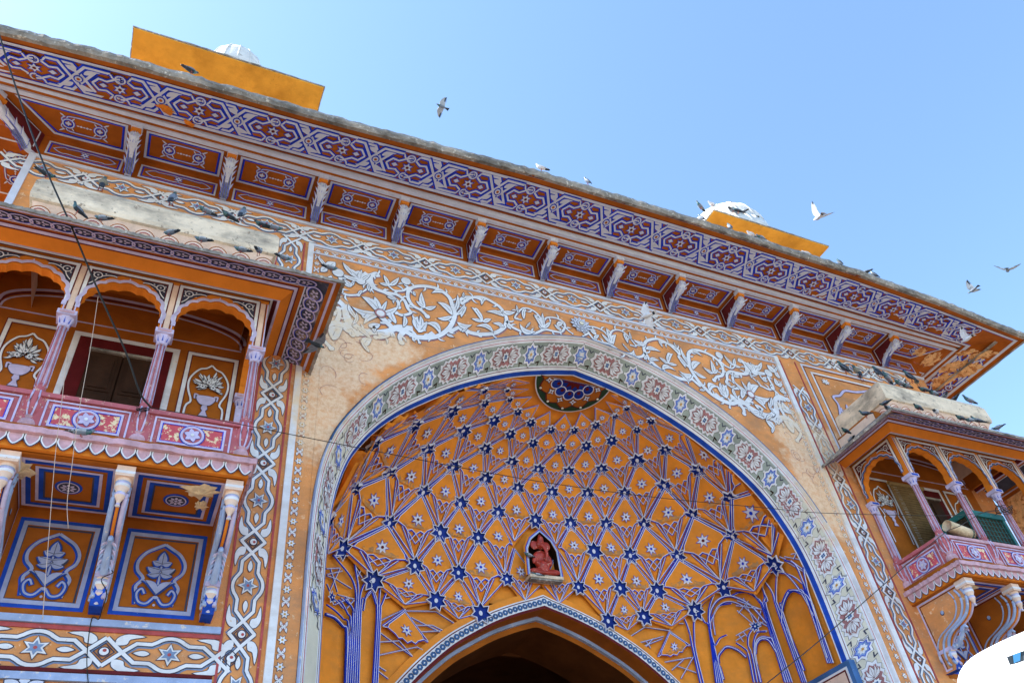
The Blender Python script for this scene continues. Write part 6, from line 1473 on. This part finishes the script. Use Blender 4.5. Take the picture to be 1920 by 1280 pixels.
# ================================================================ PIGEONS
M['pg_body'] = paint('pigeon_grey', (.17, .20, .26), None, 0, 5, .3, 30, rough=.6, bump=.3)
M['pg_wing'] = paint('pigeon_wing_pale', (.36, .40, .46), None, 0, 5, .2, 30, rough=.6)
M['pg_dark'] = paint('pigeon_slate', (.035, .045, .06), None, 0, 5, .4, 30, rough=.5)
M['pg_neck'] = paint('pigeon_neck_green', (.03, .10, .10), (.12, .05, .14), .5, 30, .4, 30, rough=.35, spec=.6)
M['pg_white'] = paint('pigeon_white', (.62, .62, .66), None, 0, 5, .15, 20)
M['pg_brown'] = paint('pigeon_brown', (.24, .20, .14), (.5, .45, .35), .4, 30, .3, 20)
M['pg_leg'] = plain('pigeon_leg', (.35, .06, .05)); M['pg_bill'] = plain('pigeon_bill', (.04, .035, .035))
PG = {}
def pigeon_parts(pose, tone):
    """body along +x, about 0.33 m; one continuous body, wings, legs and bill as parts"""
    key = (pose, tone)
    if key in PG: return PG[key]
    bm, wmn, dk, nk = {'grey': ('pg_body', 'pg_wing', 'pg_dark', 'pg_neck'), 'dark': ('pg_dark', 'pg_body', 'pg_dark', 'pg_neck'), 'white': ('pg_white', 'pg_white', 'pg_dark', 'pg_white'), 'brown': ('pg_brown', 'pg_brown', 'pg_dark', 'pg_neck')}[tone]
    # spine: (x, z, half height, half width, material)
    if pose == 'stand':   sp = [(-.20, .035, .004, .016, dk), (-.15, .055, .012, .024, dk), (-.10, .085, .030, .034, bm), (-.05, .115, .048, .048, bm), (.0, .14, .056, .052, bm), (.045, .165, .052, .046, bm), (.07, .20, .036, .034, nk), (.078, .235, .026, .025, nk), (.085, .262, .024, .023, nk), (.098, .280, .022, .020, bm), (.112, .282, .012, .011, bm)]
    elif pose == 'up':    sp = [(-.09, -.04, .006, .018, dk), (-.075, .01, .012, .026, dk), (-.05, .06, .028, .036, bm), (-.02, .11, .044, .046, bm), (.005, .16, .050, .050, bm), (.02, .205, .044, .044, bm), (.028, .245, .030, .030, nk), (.033, .28, .024, .024, nk), (.042, .305, .023, .022, nk), (.058, .318, .020, .018, bm), (.072, .316, .010, .010, bm)]
    elif pose == 'crouch': sp = [(-.21, .055, .004, .018, dk), (-.15, .062, .012, .026, dk), (-.10, .070, .030, .036, bm), (-.05, .078, .046, .050, bm), (.0, .084, .054, .056, bm), (.05, .088, .050, .050, bm), (.085, .100, .034, .036, nk), (.105, .118, .026, .026, nk), (.118, .132, .024, .023, bm), (.135, .138, .018, .017, bm), (.146, .136, .009, .009, bm)]
    else:                 sp = [(-.19, .0, .004, .045, dk), (-.14, .0, .010, .034, bm), (-.09, .0, .028, .032, bm), (-.04, .0, .042, .044, bm), (.01, .0, .046, .048, bm), (.06, .004, .040, .042, bm), (.10, .012, .028, .028, nk), (.125, .018, .022, .022, nk), (.148, .020, .020, .019, bm), (.165, .018, .009, .009, bm)]
    mb = MB(); n = 10; P_ = []
    for i, (x, z, hh, hw, mt) in enumerate(sp):
        a = sp[max(0, i-1)]; c = sp[min(len(sp)-1, i+1)]; d = Vector((c[0]-a[0], c[1]-a[1])).normalized(); nx, nz = -d.y, d.x
        P_.append([(x+nx*hh*sin(2*pi*k/n), hw*cos(2*pi*k/n), z+nz*hh*sin(2*pi*k/n)) for k in range(n)])
    base = 0; allv = [q for r in P_ for q in r]; mb.v = allv
    for i in range(len(sp)-1):
        mt = mb.mi(sp[i][4] if i < len(sp)//2 else sp[i+1][4])
        for k in range(n): mb.f.append([i*n+k, i*n+(k+1) % n, (i+1)*n+(k+1) % n, (i+1)*n+k]); mb.m.append(mt); mb.sm.append(True)
    mb.f += [list(range(n)), [(len(sp)-1)*n+k for k in range(n)]]; mb.m += [mb.mi(dk), mb.mi(bm)]; mb.sm += [False, True]
    hx, hz = sp[-1][0], sp[-1][1]
    bodym = mb.mesh('pigeon'); parts = []
    mb = MB(); mb.tube([(hx-.004, 0, hz), (hx+.022, 0, hz-.006)], .005, 'pg_bill', 5, .002); parts.append(('bill', mb.mesh('bill')))
    mb = MB()
    for sy in (-1, 1): mb.lathe([(0, -.004), (.004, 0), (0, .004)], 6, 'gold', (sp[-2][0]+.004, sy*sp[-2][3]*.96, sp[-2][1]+.006))
    parts.append(('eye', mb.mesh('eye')))
    if pose != 'fly':
        i0, i1 = (1, 5)
        for sy in (-1, 1):
            mb = MB(); sec = [sp[0], sp[1], sp[2], sp[3], sp[4], sp[5]]; rows = []
            for j, (x, z, hh, hw, _) in enumerate(sec):
                t_ = j/5; w_ = [.006, .016, .030, .040, .040, .016][j]; top_, bot = z+hh*.55, z-hh*.35
                if j == 0: x, top_, bot = x+.02, z+.02, z+.008
                rows.append([(x, sy*(hw*.85), top_), (x, sy*(hw+.010), (top_+bot)/2), (x, sy*(hw*.95), bot)])
            mb.v = [q for r in rows for q in r]
            for j in range(5):
                for k in range(2): mb.f.append([j*3+k, j*3+k+1, (j+1)*3+k+1, (j+1)*3+k]); mb.m.append(mb.mi('pg_dark' if j in (0,) else wmn)); mb.sm.append(True)
            for (ja, jb) in ((1.3, 1.55), (2.2, 2.45)):    # two dark wing bars
                v = []
                for jj in (ja, jb):
                    a = int(jj); f_ = jj-a
                    for k in range(3): q = Vector(rows[a][k]).lerp(Vector(rows[a+1][k]), f_); v.append((q.x, q.y+sy*.0015, q.z))
                mb.add(v, [(0, 1, 4, 3), (1, 2, 5, 4)], 'pg_dark')
            parts.append(('wing', mb.mesh('wing')))
        for sy in (-1, 1):
            mb = MB(); lx = .0 if pose != 'up' else .0; lz = .09 if pose == 'stand' else .045 if pose == 'crouch' else .07
            mb.tube([(lx, sy*.02, lz), (lx+.004, sy*.022, .006)], .005, 'pg_leg', 5)
            for a in (-.5, 0, .5): mb.tube([(lx+.004, sy*.022, .004), (lx+.03*cos(a), sy*.022+.03*sin(a), .002)], .0028, 'pg_leg', 4)
            parts.append(('leg', mb.mesh('leg')))
    else:
        for sy in (-1, 1):
            mb = MB()   # wing surface: root, wrist, primaries
            lead = [(.06, .03, .01), (.085, .12, .0), (.06, .20, .0), (.0, .29, .0), (-.05, .345, .0)]
            trail = [(-.07, .03, .005), (-.06, .12, 0), (-.05, .19, 0), (-.045, .25, 0), (-.06, .31, 0)]
            v = []
            for (a, b_) in zip(lead, trail): v += [(a[0], sy*a[1], a[2]+.006), (a[0], sy*a[1], a[2]-.006), (b_[0], sy*b_[1], b_[2]-.001), (b_[0], sy*b_[1], b_[2]+.001)]
            for i in range(4):
                for k in range(4): mb.add([], [], wmn); mb.f.append([i*4+k, i*4+(k+1) % 4, (i+1)*4+(k+1) % 4, (i+1)*4+k]); mb.m.append(mb.mi(wmn)); mb.sm.append(False)
            mb.v = [tuple(q) for q in v]
            for k in range(6):
                t_ = k/5; r0 = Vector((-.04-.01*t_, sy*(.19+.11*t_), 0)); r1 = r0+Vector((-.075+.02*t_, sy*(.005+.05*t_), -.004-.002*k))
                s_ = Vector((.012, sy*.012, 0)); mb.add([r0-s_, r0+s_, r1+s_*.3, r1-s_*.5], [(0, 1, 2, 3)], 'pg_dark' if tone != 'white' or k > 3 else wmn)
            for k in range(5):
                y_ = .05+k*.032; mb.add([(-.06, sy*(y_-.018), .0), (-.06, sy*(y_+.018), 0), (-.095, sy*(y_+.014), -.003-.001*k), (-.095, sy*(y_-.014), -.003-.001*k)], [(0, 1, 2, 3)], wmn)
            parts.append(('wing', mb.mesh('wing')))
        mb = MB()
        for k in range(-3, 4): mb.add([(-.15, k*.008-.008, 0), (-.15, k*.008+.008, 0), (-.235, k*.02+.011, -.002*abs(k)-.002), (-.235, k*.02-.011, -.002*abs(k)-.002)], [(0, 1, 2, 3)], dk if tone != 'white' else 'pg_white')
        parts.append(('tail', mb.mesh('tail')))
    PG[key] = (bodym, parts); return PG[key]
def pigeon(px, py, y, pose, tone, head, label, grp, s=1.0, z=None, wings=0, roll=0, pitch=0):
    """feet (or centre when flying) at the surveyed point; head: heading in degrees from +x"""
    P_ = atY(px, py, y) if z is None else atZ(px, py, z)
    body, parts = pigeon_parts(pose, tone)
    o = bpy.data.objects.new('pigeon', body); COL.objects.link(o); o.location = P_; o.rotation_mode = 'XYZ'
    o.rotation_euler = (radians(roll), radians(pitch), radians(head)); o.scale = (s, s, s)
    tag(o, label, 'pigeon', grp)
    i = 0
    for nm, me in parts:
        c = bpy.data.objects.new(nm, me); COL.objects.link(c); c.parent = o
        if pose == 'fly' and nm == 'wing':
            a = wings if isinstance(wings, (list, tuple)) else (wings, wings)
            sy = -1 if i == 0 else 1; c.rotation_euler = (radians(a[i])*sy, 0, 0); i += 1
G1 = 'pigeons on the left balcony eave'; G2 = 'pigeons on the left balcony coping'; G3 = 'pigeons on the right balcony coping'; G4 = 'pigeons on the right balcony eave'; G5 = 'pigeons along the gate eave'; G6 = 'pigeons on the right rooftop dome'; G7 = 'flying pigeons'; G8 = 'pigeons in the niche'
E1 = 8.0
for a in [
 # left balcony eave slab (front edge z ~8.75)
 (143, 402, 8.0, 'stand', 'dark', 200, 'dark pigeon standing on the left balcony eave beside the slanting black cable', G1),
 (190, 414, 8.0, 'crouch', 'grey', 160, 'grey pigeon with barred wings crouching on the left balcony eave, second from the left end', G1),
 (378, 454, 8.0, 'crouch', 'grey', 165, 'pale pigeon crouching on the left balcony eave below the petal tiles, alone near mid-length', G1),
 (452, 473, 8.0, 'crouch', 'grey', 170, 'small pigeon crouching just left of the tall one on the left balcony eave', G1),
 (484, 478, 8.0, 'stand', 'grey', 60, 'light grey pigeon standing tall on the left balcony eave', G1),
 (532, 488, 8.0, 'crouch', 'grey', 20, 'long pigeon with dark neck leaning right on the left balcony eave', G1),
 (620, 507, 8.05, 'crouch', 'grey', 12, 'pigeon with black wing bars at the outer corner of the left balcony eave', G1),
 (318, 441, 8.0, 'crouch', 'grey', 140, 'pale pigeon tucked against the petal tiles left of mid-length on the left balcony eave', G1),
 # left coping top (z 10)
 (188, 356, None, 'up', 'brown', 100, 'brownish pigeon perched upright at the left end of the left coping', G2),
 (320, 384, None, 'up', 'grey', 80, 'pigeon perched upright on the left coping under the second corbel', G2),
 (452, 412, None, 'up', 'grey', 70, 'pigeon perched upright on the left coping under the third corbel', G2),
 (85, 331, None, 'crouch', 'dark', 30, 'dark pigeon crouching in front of the leftmost painted star', G2),
 (385, 400, None, 'crouch', 'grey', 190, 'blue-grey pigeon crouching on the left coping between two upright ones', G2),
 (428, 410, None, 'crouch', 'dark', 200, 'dark pigeon crouching left of the rightmost upright pigeon on the left coping', G2),
 (490, 426, None, 'crouch', 'dark', 185, 'dark pigeon behind a painted star near the right end of the left coping', G2),
 (515, 432, None, 'crouch', 'grey', 10, 'striped pigeon at the right end of the left coping', G2)]:
    px, py, y, pose, tone, hd, lab, g_ = a
    if y is None: pigeon(px, py, 0, pose, tone, hd, lab, g_, 1.15 if pose == 'up' else .85, z=10.12)
    else: pigeon(px, py, y, pose, tone, hd, lab, g_, .74)
for (px, py, z, pose, tone, hd, lab, g_, s) in [
 (1588, 700, 10.0, 'up', 'dark', 120, 'dark upright pigeon with long tail at the inner end of the right coping', G3, 1),
 (1612, 706, 10.0, 'up', 'brown', 60, 'cream and brown pigeon perched beside the inner end of the right coping', G3, 1),
 (1618, 714, 10.0, 'stand', 'grey', 30, 'blue-grey pigeon on the corner of the right coping', G3, 1),
 (1652, 708, 10.0, 'up', 'dark', 80, 'black pigeon perched upright below the last visible corbel', G3, 1),
 (1668, 716, 10.0, 'stand', 'grey', 200, 'green-necked pigeon beside the black upright one on the right coping', G3, 1),
 (1688, 722, 10.0, 'crouch', 'grey', 190, 'mottled pigeon crouching in the row on the right coping, left third', G3, 1),
 (1712, 716, 10.0, 'up', 'dark', 110, 'dark pigeon leaning over the row on the right coping under the broken plaster', G3, 1),
 (1724, 724, 10.0, 'stand', 'brown', 40, 'cream-headed pigeon in the middle of the right coping', G3, 1),
 (1702, 728, 10.0, 'crouch', 'grey', 180, 'bluish pigeon lying low at the middle of the right coping', G3, 1),
 (1735, 735, 10.0, 'crouch', 'dark', 175, 'dark teal pigeon lying low right of the middle of the right coping', G3, 1),
 (1752, 741, 10.0, 'crouch', 'grey', 185, 'grey pigeon lying low under the hanging plaster of the eave corner', G3, 1),
 (1774, 747, 10.0, 'crouch', 'grey', 60, 'round pigeon with pale breast near the outer part of the right coping', G3, 1),
 (1793, 752, 10.0, 'crouch', 'dark', 70, 'dark round pigeon beneath the corner of the big eave', G3, 1),
 (1822, 758, 10.0, 'stand', 'grey', 170, 'pigeon against the blue sky at the outer end of the right coping', G3, 1)]:
    pigeon(px, py, 0, pose, tone, hd, lab, g_, s*1.15 if pose == 'up' else s*.95, z=z+.12)
for (px, py, y, pose, tone, hd, lab) in [
 (1662, 760, 8.35, 'crouch', 'dark', 100, 'dark pigeon at the corner of the petal tiles on the right balcony'),
 (1668, 770, 8.1, 'crouch', 'grey', 20, 'pale pigeon stretched on the front corner of the right balcony eave'),
 (1626, 783, 8.7, 'stand', 'dark', 110, 'blue-black pigeon standing against the petal tiles on the short side of the right balcony'),
 (1588, 812, 9.5, 'crouch', 'dark', 190, 'dark pigeon on the side ledge of the right balcony nearest the wall'),
 (1598, 828, 9.3, 'crouch', 'grey', 70, 'blue-grey pigeon on the side ledge of the right balcony in shadow'),
 (1585, 845, 9.7, 'crouch', 'dark', 90, 'black pigeon tucked between the wall and the side ledge of the right balcony'),
 (1724, 768, 7.98, 'crouch', 'dark', 190, 'olive dark pigeon on the front of the right balcony eave, left part'),
 (1758, 776, 7.98, 'crouch', 'white', 20, 'whitish pigeon lying on the front of the right balcony eave'),
 (1804, 788, 7.98, 'crouch', 'dark', 180, 'dark pigeon on the right balcony eave, first of three'),
 (1822, 792, 7.98, 'crouch', 'grey', 160, 'light pigeon on the right balcony eave, second of three'),
 (1838, 796, 7.98, 'stand', 'dark', 150, 'black pigeon on the right balcony eave, third of three'),
 (1874, 806, 7.98, 'crouch', 'grey', 100, 'blue pigeon at the far outer part of the right balcony eave')]:
    pigeon(px, py, y, pose, tone, hd, lab, G4, .82)
for (px, py, pose, tone, hd, lab) in [
 (357, 136, 'crouch', 'dark', 20, 'dark pigeon peeping over the gate eave in front of the left yellow slab'),
 (1016, 321, 'stand', 'white', 160, 'white pigeon on the gate eave, left of a lone grey one'),
 (1103, 346, 'up', 'grey', 120, 'grey pigeon upright on the gate eave at mid-length'),
 (1318, 415, 'up', 'grey', 100, 'grey pigeon upright on the gate eave in front of the white dome'),
 (1371, 431, 'up', 'grey', 60, 'pigeon upright on the gate eave in front of the right yellow slab'),
 (1410, 443, 'crouch', 'white', 190, 'white pigeon lying on the gate eave in front of the right yellow slab, left one'),
 (1428, 449, 'crouch', 'grey', 185, 'grey pigeon lying on the gate eave in front of the right yellow slab, right one'),
 (1514, 479, 'crouch', 'white', 180, 'whitish pigeon at the right end of the yellow slab on the gate eave'),
 (1578, 498, 'up', 'dark', 60, 'dark pigeon on the gate eave just right of the yellow slab'),
 (1625, 514, 'crouch', 'dark', 120, 'small dark pigeon lying beside an upright one near the right eave end'),
 (1643, 521, 'up', 'dark', 120, 'dark pigeon upright near the right end of the gate eave')]:
    P_ = atY(px, py, YO-.02); pigeon(px, py, YO-.02, pose, tone, hd, lab, G5, .85)
for (px, py, y, pose, tone, hd, lab) in [
 (1315, 392, 10.0, 'stand', 'grey', 200, 'pigeon at the left shoulder of the right rooftop dome'), (1336, 386, 10.5, 'crouch', 'white', 190, 'pale pigeon near the top of the right rooftop dome'),
 (1374, 397, 10.0, 'crouch', 'grey', 20, 'pigeon lying on the yellow slab edge just right of its left corner'), (1385, 400, 9.95, 'stand', 'dark', 160, 'dark pigeon on the yellow slab edge below the dome'), (1396, 402, 9.95, 'stand', 'grey', 100, 'grey pigeon next to the dark one on the yellow slab edge'), (1412, 410, 9.95, 'stand', 'grey', 150, 'pigeon at the right foot of the white dome'), (1418, 411, 9.95, 'crouch', 'grey', 170, 'second pigeon at the right foot of the white dome'), (1378, 386, 10.3, 'crouch', 'dark', 10, 'dark pigeon on the crest of the right rooftop dome')]:
    pigeon(px, py, y, pose, tone, hd, lab, G6, 1.0)
# in flight
pigeon(828, 200, 8.5, 'fly', 'grey', 185, 'small pigeon flying in the open sky above the middle of the gate', G7, .72, wings=(-20, 75), roll=-15)
pigeon(1534, 408, 7.0, 'fly', 'white', 75, 'large white pigeon with spread wings in the sky above the right yellow slab', G7, 1.05, wings=(28, 58), roll=10, pitch=-25)
pigeon(1889, 507, 7.5, 'fly', 'grey', 25, 'dark pigeon flying at the right edge of the sky', G7, 1.0, wings=(20, 30), roll=25, pitch=-15)
pigeon(1824, 544, 8.5, 'fly', 'grey', 95, 'small pale pigeon flying with raised wings near the right edge of the sky', G7, .9, wings=(15, 60), roll=0)
pigeon(1212, 592, 8.3, 'fly', 'white', 130, 'blurry pale pigeon fluttering in front of the painted frieze', G7, .85, wings=(-30, 50), roll=30)
pigeon(1813, 636, 7.6, 'fly', 'white', 100, 'white winged pigeon fluttering under the right corner of the eave', G7, .85, wings=(50, 60), roll=10)
pigeon(594, 646, 7.9, 'fly', 'dark', 20, 'black pigeon flying beside the outer corner of the left balcony eave', G7, .7, wings=(-20, 20), roll=-20)
for (px, py, hd, lab) in [(992, 1045, 190, 'grey pigeon perched on the arm of the red idol'), (1008, 1082, 170, 'grey pigeon sitting on the niche ledge at the feet of the red idol')]:
    pigeon(px, py, NY-.03, 'crouch', 'grey', hd, lab, G8, .72)
pigeon(150, 820, 8.63, 'crouch', 'grey', 0, 'grey pigeon resting on the pink ledge under the left balcony rail', None, .9)
